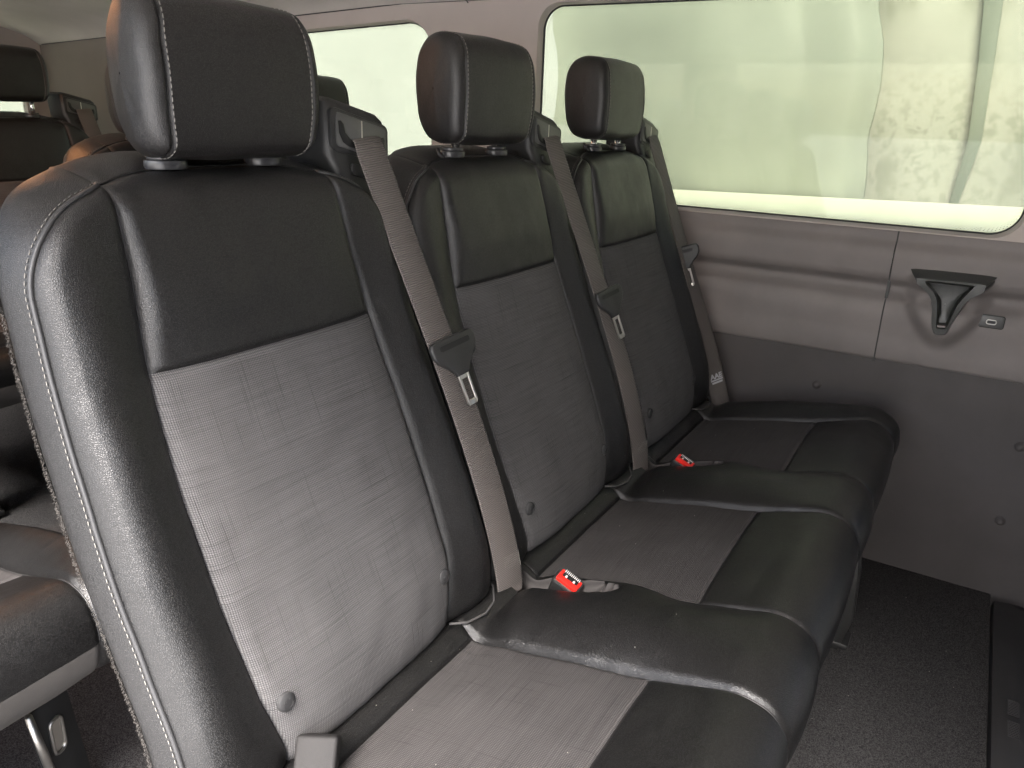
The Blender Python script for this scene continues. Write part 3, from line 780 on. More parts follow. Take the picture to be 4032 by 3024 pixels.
def corner_seam_stitch(parent):
    ls, rs = edge_paths(0, .0065, .0030)
    for key, path in (('st_l', ls), ('st_r', rs)):
        cached(key, 'stitching', parent, lambda path=path: stitches('stitching', path, 'thread', None, .0040, .0022, .00050))
def bench(name, label, loc, nseats, seats_kw, pocket=True, group=None):
    root = thing(name, label, 'bench seat', loc, group)
    parts, line_at, line_x, (tb, tf, tk, s) = ME.setdefault('cush%d' % nseats, build_cushion(nseats, pocket=pocket))
    def P(lb, nm, mat, par):
        v, f, uv = parts[lb]; return mesh_obj(nm, v, f, mat, par, uv)
    cu = box('seat_cushion', ((nseats - 1) * .23, -.26, .412), ((nseats - 1) * .46 + .42, .44, .016), 'frame_black', root, .003)
    for k in range(nseats + 1): P('ridge%d' % k, 'side_bolster', 'leather_seat', cu)
    for sd_ in (0, 1): P('side%d' % sd_, 'side_panel', 'leather_seat', cu)
    for k in range(nseats):
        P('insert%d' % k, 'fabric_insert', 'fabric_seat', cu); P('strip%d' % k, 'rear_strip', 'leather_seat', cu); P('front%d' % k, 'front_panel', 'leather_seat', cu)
        for sg in (-1, 1):
            x = k * .46 + sg * XS2
            if name == 'front_bench_seat' or True:
                tube('seam_piping', line_x(x, tb + .004, tk, .0002)[::2], .0010, 'piping_black', cu, 6)
    if 'skirt' in parts: P('skirt', 'front_skirt', 'skirt_cloth', cu)
    for lb in parts:
        if lb.startswith('pocket'): P(lb, 'buckle_pocket', 'pocket_cloth', cu)
    for k in range(nseats):
        kw = seats_kw[k]; X = k * .46
        bk = link('backrest', ME['b_side'], root); bk.location = (X, 0, 0)
        link('fabric_insert', ME['b_insert'], bk); link('upper_panel', ME['b_upper'], bk); link('bolster', ME['b_boll'], bk); link('bolster', ME['b_bolr'], bk)
        ls, rs = edge_paths(0, .0015, .0010)
        cached('pip_l', 'corner_piping', bk, lambda: tube('corner_piping', ls[::2] + [ls[-1]], .0024, 'piping_black', None, 8))
        cached('pip_r', 'corner_piping', bk, lambda: tube('corner_piping', rs[::2] + [rs[-1]], .0024, 'piping_black', None, 8))
        corner_seam_stitch(bk)
        cached('pip_b', 'bottom_piping', bk, lambda: tube('bottom_piping', [(.131, -.124, .478), (.15, -.138, .474), (.18, -.146, .473), (.205, -.143, .475), (.226, -.128, .482), (.232, -.10, .484)], .0017, 'thread_dark', None, 6))
        # carpeted rear shell
        def shell():
            Lp = [Vector(p) for p in B_LAST]; V = []; F = []
            c = Vector((0, float(np.mean(B_LAST[:, 1])) , .75))
            for sc_, dy in ((1.0, -.028), (1.0, -.020), (.93, .004), (.6, .022), (.1, .024)):
                for p in Lp:
                    q = Vector((p.x * sc_, (p.y + .028 + dy if sc_ > .99 else float(yf(.75 + (p.z - .75) * sc_)) + .085 + dy), .75 + (p.z - .75) * sc_)); V.append(q)
            m_ = len(Lp)
            for a in range(4):
                for i in range(m_ - 1): F.append((a * m_ + i, a * m_ + i + 1, (a + 1) * m_ + i + 1, (a + 1) * m_ + i))
            return mesh_obj('rear_shell', V, F, 'back_carpet')
        cached('shell', 'rear_shell', bk, shell)
        if kw.get('buttons', True):
            button(bk, .125, .548); button(bk, -.127, .548)
        dz = kw.get('lift', 0)
        for x in (-.056, .060):
            o = cached('collar', 'headrest_collar', bk, make_collar); o.location = (x, .072, 1.0185); 
        hd = link('headrest', ME['h_c'], root); hd.location = (X + kw.get('hx', .003), .036 + kw.get('hy', 0), 1.031 + dz); hd.rotation_euler = (R(kw.get('pitch', 0)), 0, R(kw.get('yaw', 0)))
        link('side_panel', ME['h_l'], hd); link('side_panel', ME['h_r'], hd)
        if kw.get('stitch', True):
            cached('hst_l', 'stitching', hd, lambda: stitches('stitching', HS_L + HS_L[:1], 'thread', None, .0040, .0016, .0006))
            cached('hst_r', 'stitching', hd, lambda: stitches('stitching', HS_R + HS_R[:1], 'thread', None, .0040, .0016, .0006))
        for x in (-.056, .060):
            cached('post%d' % (x > 0), 'post', hd, lambda x=x: tube('post', [(x, .036, -.045), (x, .036, .02)], .006, 'chrome', None, 14))
        if kw.get('bracket'):
            tube('release_lever', [(-.092, .040, -.006), (-.094, .036, -.013), (-.085, .034, -.019), (-.06, .036, -.020)], .0028, 'plastic_black', hd, 8)
        if kw.get('guide', True):
            g = cached('guide', 'belt_guide', root, make_guide); g.location = (X, 0, 0)
            cached('g_frame', 'outlet_frame', g, lambda: guide_shape(rrect(.1505, .2495, 1.022, 1.070, .008), .0590, .0660, 'plastic_black', 'outlet_frame', .0025))
            cached('g_plate', 'outlet_cover', g, lambda: guide_shape(rrect(.1570, .2430, 1.028, 1.0655, .005), .0575, .0600, 'plastic_plate', 'outlet_cover', .0008))
            def u_slot():
                pts = [(.160, 1.056), (.163, 1.057), (.168, 1.054), (.170, 1.045), (.178, 1.040), (.222, 1.040), (.229, 1.044), (.231, 1.052), (.237, 1.054), (.239, 1.051), (.238, 1.042), (.232, 1.034), (.224, 1.031), (.176, 1.031), (.167, 1.034), (.161, 1.043)]
                return guide_shape(pts, .0560, .0585, 'plastic_grip', 'belt_slot', .0006)
            cached('g_slot', 'belt_slot', g, u_slot)
            cached('g_split', 'cover_seam', g, lambda: guide_shape([(.1985, 1.041), (.2000, 1.041), (.2000, 1.0645), (.1985, 1.0645)], .0569, .0577, 'steel_plate', 'cover_seam', 0))
            cached('g_lbl', 'moulded_tab', g, lambda: guide_shape(rrect(.175, .205, 1.000, 1.013, .005), .0525, .0560, 'plastic_black', 'moulded_tab', .001))
        if kw.get('belt'):
            bw = kw['belt']; sub = make_belt(root, X + .203, (X + bw.get('bx', .246), bw.get('by', -.143), bw.get('bz', .462)), bw.get('twist', 0), bw.get('t', .5), bw.get('tt', 0), bw.get('sag', .004), None, bw.get('shift', .013), bw.get('print_', False), bw.get('anchor', False))
    return root

# ------------------------------------------------------------------ benches
full = dict(stitch=True)
fb = bench('front_bench_seat', 'near three-place bench seat in black leather with grey woven inserts', (0, 0, 0), 3, [
    dict(lift=-.004, hx=.012, yaw=.6, belt=dict(t=.455, sag=.012, twist=6, anchor=True)),
    dict(lift=.004, hx=.008, yaw=-1.0, pitch=.8, bracket=True, belt=dict(t=.47, sag=.012, twist=6, anchor=True)),
    dict(lift=.009, hx=.001, yaw=1.2, pitch=-.6, bracket=True, belt=dict(bx=.262, by=-.155, bz=.44, t=.435, tt=78, twist=35, shift=-.004, print_=True)),
])
for k in (0, 1): make_buckle(fb, (.280 + .46 * k, -.214, .492), (-.25, -.37, .90), (0, -.93, -.37))
zd = Vector((.50, .29, .80)).normalized(); xd = Vector((.50, -.86, 0)).normalized(); yd = zd.cross(xd)
b3 = box('buckle', (0, 0, 0), (.040, .021, .10), 'buckle_shell', fb, .0035, 3)
b3.rotation_euler = Matrix((xd, yd, zd)).transposed().to_euler(); b3.location = Vector((-.110, -.142, .499)) - zd * .044
b3['label'] = 'buckle seen from its plain black back'
sr = box('shell_ridge', (0, 0, -.012), (.0404, .0012, .070), 'plastic_grip', b3, .0002, 1)

rb = bench('rear_bench_seat', 'black bench seat by the window behind the near bench, headrests against the far glass', (.570, .895, -.018), 2, [
    dict(belt=dict(t=.55)), dict(belt=dict(t=.55))], group=None)
bb = bench('back_bench_seat', 'rearmost black bench seat at upper left with its headrest raised on a chrome post', (.70 - .46, 1.733, .006), 2, [
    dict(lift=.03, belt=dict(t=.6)), dict(lift=.03, belt=dict(t=.6))])
lb = bench('side_bench_seat', 'black leather bench cushion with grey cloth skirt at lower left, on a steel leg', (-.263 - .46, .745, 0), 2, [
    dict(), dict()])

# ------------------------------------------------------------------ van shell
XW, FLOOR = 1.27, .12
# floor
bm = bmesh.new(); nx, ny_ = 2, 2
fl = box('floor', (.33, .95, FLOOR - .02), (1.96, 3.44, .04), 'floor_carpet', None, .003); tag(fl, kind='structure')
# side wall
wall = thing('side_wall', 'van side wall in grey-brown trim below the big tinted window', 'wall', (XW, 0, 0), None, 'structure')
def inpoly(y, z, P):
    c = False
    for i in range(len(P)):
        (a, b_), (c_, d) = P[i - 1], P[i]
        if (b_ > z) != (d > z) and y < (c_ - a) * (z - b_) / (d - b_) + a: c = not c
    return c
def wall_strip(name, prof, y0, y1, mat, ny_=40, bumpf=None, hole=None):
    ys = np.linspace(y0, y1, ny_); V = []; F = []; UV = []; n = len(prof)
    for y in ys:
        for i, (x, z) in enumerate(prof):
            xx = x + (bumpf(y, z) if bumpf else 0); V.append((xx, y, z)); UV.append((y, z))
    for i in range(ny_ - 1):
        for k in range(n - 1):
            if hole and inpoly(.5 * (ys[i] + ys[i + 1]), .5 * (prof[k][1] + prof[k + 1][1]), hole): continue
            F.append((i * n + k, i * n + k + 1, (i + 1) * n + k + 1, (i + 1) * n + k))
    return mesh_obj(name, V, F, mat, wall, UV)
def smooth_prof(pts, n=60):
    P = np.array(pts); s = np.concatenate([[0], np.cumsum(np.linalg.norm(np.diff(P, axis=0), axis=1))]); t_ = np.linspace(0, s[-1], n)
    return list(zip(catmull(s, P[:, 0], t_), catmull(s, P[:, 1], t_)))
up = smooth_prof([(.030, .886), (.012, .886), (.004, .884), (-.001, .878), (-.003, .869), (-.002, .861), (-.006, .854), (-.012, .845), (-.014, .80), (-.013, .792), (-.008, .782), (.008, .770), (.017, .762), (.018, .753), (.010, .742), (-.002, .731), (-.007, .718), (-.004, .66), (.0, .615), (.004, .603), (.008, .600)], 90)
SY = -.447
def pod(y, z):   # swelling around the cup holder, and the groove sweeping up beside it
    d = math.hypot((y + .561) / (.068 - .018 * smooth01(.76, .66, z)), (z - .745) / .083) if z < .745 else abs((y + .561) / .068); a = -.038 * math.exp(-d ** 6) * smooth01(.802, .789, z)
    if y < -.60: 
        q = smooth01(-.62, -.80, y); c = .762 + .05 * q; a += .010 * q * math.exp(-((z - c) / .025) ** 2) - .006 * q * math.exp(-((z - .762) / .02) ** 2)
    return a
wall_strip('trim_panel', up, SY + .0015, 2.64, 'trim_upper', 30)
CUP = [(-.561 + (a + .559) * .93, .6915 + (b_ - .68) * .875) for a, b_ in [(-.508, .790), (-.515, .797), (-.603, .799), (-.608, .792), (-.594, .768), (-.584, .745), (-.573, .702), (-.568, .687), (-.550, .686), (-.547, .702), (-.539, .745), (-.526, .768)]]
wall_strip('trim_panel', up, -1.6, SY - .0015, 'trim_upper', 330, pod, CUP)
box('panel_gap', (.014, SY, .74), (.02, .006, .29), 'seal_rubber', wall, 0)
low = smooth_prof([(.010, .603), (.004, .600), (.004, .59), (.004, .35), (.004, .13), (.002, .04)], 12)
wall_strip('lower_panel', low, -1.6, 2.64, 'trim_lower', 30)
def fastener(y, z, r_=.0085):
    bm = bmesh.new(); n = 20; prev = None; c = bm.verts.new((-.0055, 0, 0))
    for rr, x in ((r_ * .5, -.0048), (r_ * .85, -.0025), (r_, 0), (r_ * 1.15, .0006), (r_ * 1.2, .003)):
        cur = [bm.verts.new((x, rr * math.cos(2 * PI * k / n), rr * math.sin(2 * PI * k / n))) for k in range(n)]
        for k in range(n):
            if prev is None: bm.faces.new((c, cur[k], cur[(k + 1) % n]))
            else: bm.faces.new((prev[k], cur[k], cur[(k + 1) % n], prev[(k + 1) % n]))
        prev = cur
    bmesh.ops.recalc_face_normals(bm, faces=bm.faces)
    o = from_bm('fastener', bm, 'trim_lower', wall); o.location = (.0005, y, z)
for y, z in ((-.34, .518), (-.749, .468), (-.750, .296), (.10, .50), (-1.1, .47)): fastener(y, z)

# window band: openings, frames, glass
WZ0, WZ1 = .884, 1.338
W1 = (-.662, .432, WZ0, WZ1, .055); W2 = (.757, 1.98, WZ0, 1.312, .085)
def wall_with_holes(name, x, y0, y1, z0, z1, holes, mat, parent, depth=.03):
    """flat sheet between y0..y1, z0..z1 with rounded holes, built with triangle fill, plus inner returns"""
    bm = bmesh.new(); loops = []
    def add(pts): 
        vs = [bm.verts.new((x, p[0], p[1])) for p in pts]; es = [bm.edges.new((vs[i], vs[(i + 1) % len(vs)])) for i in range(len(vs))]; return vs, es
    outer = [(y0, z0), (y1, z0)] + [(y, z1) for y in np.linspace(y1, y0, 24)]; allE = add(outer)[1]; hv = []
    for h in holes:
        v, e_ = add(rrect(h[0], h[1], h[2], h[3], h[4], 10)); allE += e_; hv.append(v)
    bmesh.ops.triangle_fill(bm, use_beauty=True, use_dissolve=False, edges=allE)
    for v in hv:
        rings = [v]
        for dx, sc_ in ((.004, .0015), (.012, .004), (depth, .005)):
            cy = sum(q.co.y for q in v) / len(v); cz = sum(q.co.z for q in v) / len(v)
            cur = [bm.verts.new((x + dx, q.co.y - math.copysign(sc_, q.co.y - cy), q.co.z - math.copysign(sc_, q.co.z - cz))) for q in v]
            for k in range(len(v)): bm.faces.new((rings[-1][k], rings[-1][(k + 1) % len(v)], cur[(k + 1) % len(v)], cur[k]))
            rings.append(cur)
    return from_bm(name, bm, mat, parent)
wall_with_holes('pillar_trim', -.004, -.99, 2.03, .8795, 1.352, [(W1[0], W1[1], W1[2] - .002, W1[3], W1[4]), (W2[0], W2[1], W2[2] - .002, W2[3], W2[4])], 'trim_pillar', wall, .022)
wall_with_holes('rear_quarter_trim', -.003, 2.033, 2.64, .8795, 1.352, [], 'trim_rear', wall)
def droop(o):
    for v in o.data.vertices:
        v.co.z -= .045 * max(0, v.co.y - .85) * float(smooth01(1.0, 1.3, v.co.z))
def window(Wn):
    f = None; y0, y1, z0, z1, r_ = Wn
    V, F = tube_geo([(.019, p[0], p[1]) for p in rrect(y0 + .004, y1 - .004, z0 + .002, z1 - .004, r_, 10)], .0042, 8, True)
    f = mesh_obj('window', V, F, 'seal_rubber', wall)
    bm = bmesh.new(); bm_prism(bm, rrect(y0 - .01, y1 + .01, z0 - .012, z1 + .01, r_, 10), .026, .030, 'x'); from_bm('pane', bm, 'tinted_glass', f, False)
    # dotted black print along the glass edge
    bm = bmesh.new()
    pth = resample([(0.0252, p[0], p[1]) for p in rrect(y0 + .010, y1 - .010, z0 + .009, z1 - .010, r_ - .006, 10)] , .0034)
    cy, cz = (y0 + y1) / 2, (z0 + z1) / 2
    for row in range(3):
        for i, p in enumerate(pth):
            if (i + row) % 2: continue
            k = 1 - row * .0034 / .2
            c = Vector((p.x, p.y - math.copysign(row * .0022, p.y - cy) * (abs(p.y - cy) > (y1 - y0) / 2 - .07), p.z - math.copysign(row * .0024, p.z - cz) * (abs(p.z - cz) > (z1 - z0) / 2 - .07)))
            s_ = .0011 - row * .0002; bm.faces.new([bm.verts.new(c + Vector((0, a * s_, b_ * s_))) for a, b_ in ((-1, 0), (0, -1), (1, 0), (0, 1))])
    d = from_bm('frit_dots', bm, 'frit_black', f, False); d['kind'] = 'stuff'
window(W1); window(W2)
for o_ in wall.children_recursive:
    if o_.name.split('.')[0] in ('pillar_trim', 'rear_quarter_trim', 'window', 'pane', 'frit_dots'): droop(o_)
# outer sheet metal below/above the glass so nothing leaks
box('outer_skin', (.045, .45, .50), (.02, 4.2, .76), 'painted_metal', wall, 0)
box('outer_skin', (.045, .45, 1.42), (.02, 4.2, .14), 'painted_metal', wall, 0)
box('outer_skin', (.045, .595, 1.12), (.02, .30, .50), 'painted_metal', wall, 0)
box('outer_skin', (.045, 2.30, 1.12), (.02, .56, .50), 'painted_metal', wall, 0)
box('outer_skin', (.045, -1.15, 1.12), (.02, .96, .50), 'painted_metal', wall, 0)

# cup holder
def cup_holder():
    # front rim outline (y, z), local to the wall
    o_ = [(-.494, .795), (-.500, .801), (-.616, .803), (-.624, .796), (-.6225, .785), (-.600, .765), (-.590, .745), (-.577, .700), (-.572, .683), (-.566, .677), (-.552, .676), (-.546, .681), (-.540, .70), (-.533, .745), (-.518, .770), (-.497, .786)]
    i_ = [(-.513, .792), (-.517, .795), (-.597, .796), (-.601, .792), (-.598, .785), (-.588, .767), (-.579, .744), (-.571, .703), (-.568, .694), (-.565, .692), (-.554, .691), (-.551, .694), (-.549, .703), (-.543, .745), (-.533, .769), (-.516, .786)]
    def ring(pts, x, n=3):
        P = [Vector((x, *p)) for p in pts]; out = []
        m_ = len(P)
        for k in range(m_):
            a, b_, c, d = P[k - 1], P[k], P[(k + 1) % m_], P[(k + 2) % m_]
            for q in range(n):
                t_ = q / n; out.append(.5 * ((2 * b_) + (c - a) * t_ + (2 * a - 5 * b_ + 4 * c - d) * t_ ** 2 + (-a + 3 * b_ - 3 * c + d) * t_ ** 3))
        return out
    bm = bmesh.new()
    def off(r_, dx, sc_=1.0, zc=.745, yc=-.559): return [Vector((p.x + dx, yc + (p.y - yc) * sc_, zc + (p.z - zc) * sc_)) for p in r_]
    o_, i_ = [[(-.561 + (a + .559) * .93, .6915 + (b_ - .68) * .875) for a, b_ in q] for q in (o_, i_)]
    ro, ri = ring(o_, -.052), ring(i_, -.052)
    secs = [off(ro, .040, 1.22, .742), off(ro, .028, 1.17, .743), off(ro, .016, 1.10, .744), off(ro, .007, 1.035), off(ro, .002, 1.0), off(ro, -.002, .985), off(ri, -.0035, 1.03), off(ri, -.002, 1.0), off(ri, .004, .985), off(ri, .018, .96), off(ri, .027, .86), off(ri, .031, .5), off(ri, .031, .02)]
    # the outer rings must match in vertex count with the inner ones
    vs = [[bm.verts.new(p) for p in s_] for s_ in secs]; n = len(ro)
    for a, b_ in zip(vs, vs[1:]):
        for k in range(n): bm.faces.new((a[k], a[(k + 1) % n], b_[(k + 1) % n], b_[k]))
    bmesh.ops.recalc_face_normals(bm, faces=bm.faces)
    c = from_bm('cup_holder', bm, 'plastic_cup', wall)
    bm = bmesh.new(); bm_box(bm, (-.034, -.562, .7035), (.030, .017, .004), .001); from_bm('cup_floor', bm, 'trim_upper', c)
    return c
plain('plastic_cup', (.034, .036, .033), 0.34, 0.0003, 900, vary=.15)
cup_holder()
# charging socket
bm = bmesh.new(); bm_prism(bm, rrect(-.667, -.622, .7085, .7315, .004), -.0080, -.0040, 'x', .001); us_ = from_bm('charging_port', bm, 'plastic_plate', wall); us_.location.x = -.004
bm = bmesh.new(); bm_prism(bm, rrect(-.669, -.620, .7065, .7335, .005), -.0062, -.0030, 'x', .0005); from_bm('surround', bm, 'seal_rubber', us_)
tube('socket_rim', [(-.0088, p[0], p[1]) for p in rrect(-.6545, -.6375, .7155, .7240, .0035)], .0009, 'steel_plate', us_, 6, True)
bm = bmesh.new(); bm_prism(bm, rrect(-.652, -.640, .7180, .7215, .001), -.0086, -.0079, 'x'); from_bm('socket_tongue', bm, 'plastic_grip', us_)

# rear wall with door window, ceiling, step, left wall, front bulkhead
rear = thing('rear_wall', 'rear wall of the van with a door window, beyond the rearmost seat', 'wall', (.33, 2.62, 0), None, 'structure')
bm = bmesh.new(); vs = []
def sheet_xz(name, y, x0, x1, z0, z1, hole, mat, parent):
    bm = bmesh.new(); E_ = []
    for pts in ([(x0, z0), (x1, z0), (x1, z1), (x0, z1)], rrect(*hole, .04, 6)):
        v = [bm.verts.new((p[0], y, p[1])) for p in pts]; E_ += [bm.edges.new((v[i], v[(i + 1) % len(v)])) for i in range(len(v))]
    bmesh.ops.triangle_fill(bm, use_beauty=True, edges=E_)
    r_ = bmesh.ops.extrude_face_region(bm, geom=list(bm.faces)); bmesh.ops.translate(bm, verts=[g for g in r_['geom'] if isinstance(g, bmesh.types.BMVert)], vec=(0, .03, 0))
    bmesh.ops.recalc_face_normals(bm, faces=bm.faces)
    return from_bm(name, bm, mat, parent)
sheet_xz('door_trim', 0, -.98, .98, .1, 1.5, (.10, .855, .985, 1.26), 'trim_pillar', rear)
bm = bmesh.new(); bm_prism(bm, rrect(.09, .865, .975, 1.27, .04), .012, .016, 'y'); from_bm('pane', bm, 'tinted_glass', rear, False)
box('wiper_rail', (.45, .05, 1.025), (.8, .012, .006), 'painted_metal', rear, .001)

# ceiling with coved edges
V = []; F = []; UV = []
prof = smooth_prof([(1.268, 1.349), (1.258, 1.356), (1.235, 1.370), (1.17, 1.393), (1.02, 1.412), (.7, 1.424), (.33, 1.428), (-.04, 1.424), (-.36, 1.412), (-.50, 1.392), (-.575, 1.362), (-.598, 1.335)], 60)
ys = np.linspace(-2.6, 2.63, 60)
for y in ys:
    for x, z in prof:
        zz = z + .010 * math.exp(-((y - .9) / .05) ** 2) * 0 - .004 * smooth01(.9, .88, y) * smooth01(1.30, 1.40, z)
        zz -= .045 * max(0, y - .85)
        V.append((x, y, zz)); UV.append((x, y))
n = len(prof)
for i in range(len(ys) - 1):
    for k in range(n - 1): F.append((i * n + k, (i + 1) * n + k, (i + 1) * n + k + 1, i * n + k + 1))
ce = mesh_obj('ceiling', V, F, 'headliner', None, UV); tag(ce, kind='structure')
tube('headliner_seam', [(x - (.003 if x > .33 else -.003), .64, z - .004) for x, z in prof], .0014, 'seal_rubber', ce, 6)
tube('headliner_seam', [(XW - .006, y, 1.3505 - .045 * max(0, y - .85)) for y in np.linspace(-.99, 2.6, 40)], .0016, 'seal_rubber', ce, 6)

lw = thing('door_side_wall', 'near side wall of the van round its open sliding door', 'wall', (-.62, 0, 0), None, 'structure')
box('lower_panel', (-.01, 1.55, .50), (.03, 2.2, .78), 'trim_upper', lw, .004)
box('pillar', (-.01, .62, 1.12), (.03, .24, .48), 'trim_pillar', lw, .004)
box('pillar', (-.01, 1.62, 1.12), (.03, .22, .48), 'trim_pillar', lw, .004)
box('pillar', (-.01, 2.5, 1.12), (.03, .20, .48), 'trim_pillar', lw, .004)
box('top_rail', (-.01, .0, 1.40), (.03, 5.3, .10), 'trim_pillar', lw, .004)
box('front_quarter', (-.01, -1.83, .73), (.03, 1.7, 1.28), 'trim_lower', lw, .004)  # unseen; lengthened and left windowless so light enters by the sliding door
fw = thing('front_bulkhead', 'forward end of the cabin, closed by an added full-height panel that blocks cab light', 'wall', (.33, -2.6, 0), None, 'structure')
box('dashboard', (0, 0, .55), (1.9, .30, .95), 'trim_lower', fw, .03)
box('cab_light_block', (0, .75, .76), (1.90, .04, 1.36), 'trim_lower', fw, .02)  # unseen full-height panel added to block light from the cab
box('roof_cap', (0, -.02, 1.46), (1.94, .03, .12), 'headliner', fw, .002)
# step well / ramp edge at lower right
st = box('step_floor', (.33, -1.70, FLOOR - .03), (1.96, 1.80, .04), 'step_plastic', None, .003); tag(st, kind='structure')
sill = thing('step_sill', 'black plastic sill strip along the carpet edge at lower right', 'sill', (0, 0, 0))
bm = bmesh.new()
bm_prism(bm, [(-.772, .1205), (-.774, .128), (-.80, .130), (-.835, .122), (-.85, .10), (-.86, .06), (-.772, .06)], .2, 1.235, 'x', .002)
from_bm('sill_body', bm, 'step_plastic', sill)
for a, b_ in ((-.805, .9), (-.805, .84)):
    for k in range(10):
        box('tread_rib', (b_ - .03 * 0 + .0045 * k - .05, -.806, .1305), (.002, .018, .002), 'step_plastic', sill, .0005)

# legs under the benches
def leg(parent, x, y0, y1, mat='frame_black'):
    bm = bmesh.new(); bm_prism(bm, [(y0, .29), (y0 + .07, .29), (y1 + .07, .0), (y1, .0)], x - .006, x + .006, 'x', .001)
    bm_box(bm, (x, (y1 + y1 + .07) / 2, .004 + 0), (.07, .12, .008), .002); return from_bm('leg', bm, mat, parent)
def foot_leg(parent, x, y, h=.18):
    bm = bmesh.new()
    pts = [(y + .05, h), (y - .03, h), (y - .045, h * .6), (y - .05, h * .25), (y - .035, 0), (y + .05, 0)]
    bm_prism(bm, pts, x - .022, x - .014, 'x', .001); bm_prism(bm, pts, x + .014, x + .022, 'x', .001)
    bm_box(bm, (x, y - .002, .012), (.05, .10, .012), .003)
    o = from_bm('leg', bm, 'frame_black', parent); return o
for x in (.10, .90):
    o = foot_leg(fb, x, -.480, .275); o.location.z = FLOOR
for x in (.1, .8):
    o = foot_leg(fb, x, -.10, .34); o.location.z = FLOOR
for p_, xs0 in ((rb, (.0, .46)), (bb, (.0, .46))):
    for x in xs0:
        for y in (-.40, -.08):
            o = foot_leg(p_, x, y, .30); o.location.z = FLOOR - p_.location.z
# slanted steel leg of the side bench, with pale cast edge and slotted hole
def side_leg():
    bm = bmesh.new()
    a = [(-.01, .30), (.055, .30), (.085, .0), (.02, .0)]
    bm_prism(bm, a, -.004, .004, 'x', .001)
    o = from_bm('leg', bm, 'frame_black', lb)
    V, F = tube_geo([(.006, -.012, .302), (.007, .000, .22), (.006, .018, .10), (.006, .024, 0)], [.005, .006, .005, .005], 8)
    mesh_obj('edge_flange', V, F, 'cast_edge', o)
    tube('slot_rim', [(.006, p[0], p[1]) for p in rrect(.016, .036, .21, .265, .009, 5)], .0028, 'cast_edge', o, 8, True)
    bm = bmesh.new(); bm_prism(bm, rrect(.016, .036, .21, .265, .009, 5), .0042, .0055, 'x'); from_bm('slot', bm, 'steel_plate', o)
    return o
o = side_leg(); o.location = (.575, -.40, 0.02); o.rotation_euler = (0, 0, R(-70))

# ------------------------------------------------------------------ warm roof lamp (the orange glow on the seat tops)
lamp = thing('roof_lamp', 'small roof lamp with a warm amber lens over the second row', 'lamp', (.25, 1.30, 1.412))
ll = bpy.data.lights.new('amber_light', 'AREA'); ll.shape = 'RECTANGLE'; ll.size = .16; ll.size_y = .12; ll.energy = 0.6; ll.color = (1.0, .42, .16)
lo = bpy.data.objects.new('amber_light', ll); COL.objects.link(lo); lo.parent = lamp; lo.location = (0, 0, -.025)
bm = bmesh.new(); bm_prism(bm, rrect(-.09, .09, -.07, .07, .02), -.010, .012, 'z', .003); from_bm('housing', bm, 'plastic_plate', lamp)

# ------------------------------------------------------------------ outside
gr = box('ground', (0, 0, -.62), (400, 400, .1), 'concrete', None, 0); tag(gr, kind='structure')
# pale curved body close to the window
pv = thing('pale_body_panel', 'smooth grey-green curved body panel outside the big window', 'panel', (2.2, 0, 0))
eb = [(-.182, 1.50), (-.182, 1.441), (-.218, 1.34), (-.230, 1.27), (-.235, 1.20), (-.232, 1.12), (-.224, 1.05), (-.236, .98), (-.243, .92), (-.247, .80), (-.247, .2)]
bm = bmesh.new(); zz = np.linspace(.2, 1.9, 40); rows = []
for z in zz:
    ye = float(np.interp(z, [p[1] for p in eb[::-1]], [p[0] for p in eb[::-1]])); row = []
    for q in np.linspace(0, 1, 50):
        y = ye + q * (1.30) ; dx = .05 * smooth01(.05, .0, q) + .35 * smooth01(.35, 1.0, q) + .05 * ((z - 1.0) / .6) ** 2 + .010 * math.exp(-((q - .17) / .02) ** 2) + .008 * smooth01(.10, .105, q)
        row.append(bm.verts.new((dx, y, z)))
    rows.append(row)
for a, b_ in zip(rows, rows[1:]):
    for k in range(len(a) - 1): bm.faces.new((a[k], a[k + 1], b_[k + 1], b_[k]))
r_ = bmesh.ops.extrude_face_region(bm, geom=list(bm.faces)); bmesh.ops.translate(bm, verts=[g for g in r_['geom'] if isinstance(g, bmesh.types.BMVert)], vec=(.03, 0, 0))
bmesh.ops.recalc_face_normals(bm, faces=bm.faces)
plain('pale_green_paint', (.34, .36, .31), 0.5, vary=.04)
from_bm('panel_skin', bm, 'pale_green_paint', pv)
# spattered white sheet behind it
bm = bmesh.new(); g = []
for i in range(60):
    row = []
    for j in range(70):
        y = -1.5 + j * .036; z = -.5 + i * .045
        dx = .03 * noise.noise(Vector((y * 3, z * 2, 0))) + .006 * noise.noise(Vector((y * 8, z * 5, 4)))
        row.append(bm.verts.new((dx, y, z)))
    g.append(row)
for a, b_ in zip(g, g[1:]):
    for k in range(69): bm.faces.new((a[k], a[k + 1], b_[k + 1], b_[k]))
ws = from_bm('spattered_wall', bm, 'spattered_sheet'); ws.location = (2.62, 0, 0)
tag(ws, 'white sheet wall spattered with dirt seen through the right of the big window', 'wall')
plain('grey_strip', (.24, .265, .225), 0.6)
bm = bmesh.new(); P_ = [(-.44, 1.60), (-.50, 1.60), (-.52, 1.30), (-.535, 1.05), (-.50, .80), (-.475, .80), (-.495, 1.05), (-.475, 1.30)]
bm_prism(bm, P_, 2.585, 2.60, 'x', .002); s_ = from_bm('wall_strip', bm, 'grey_strip'); tag(s_, 'narrow grey-green strip running down the spattered white wall', 'strip')
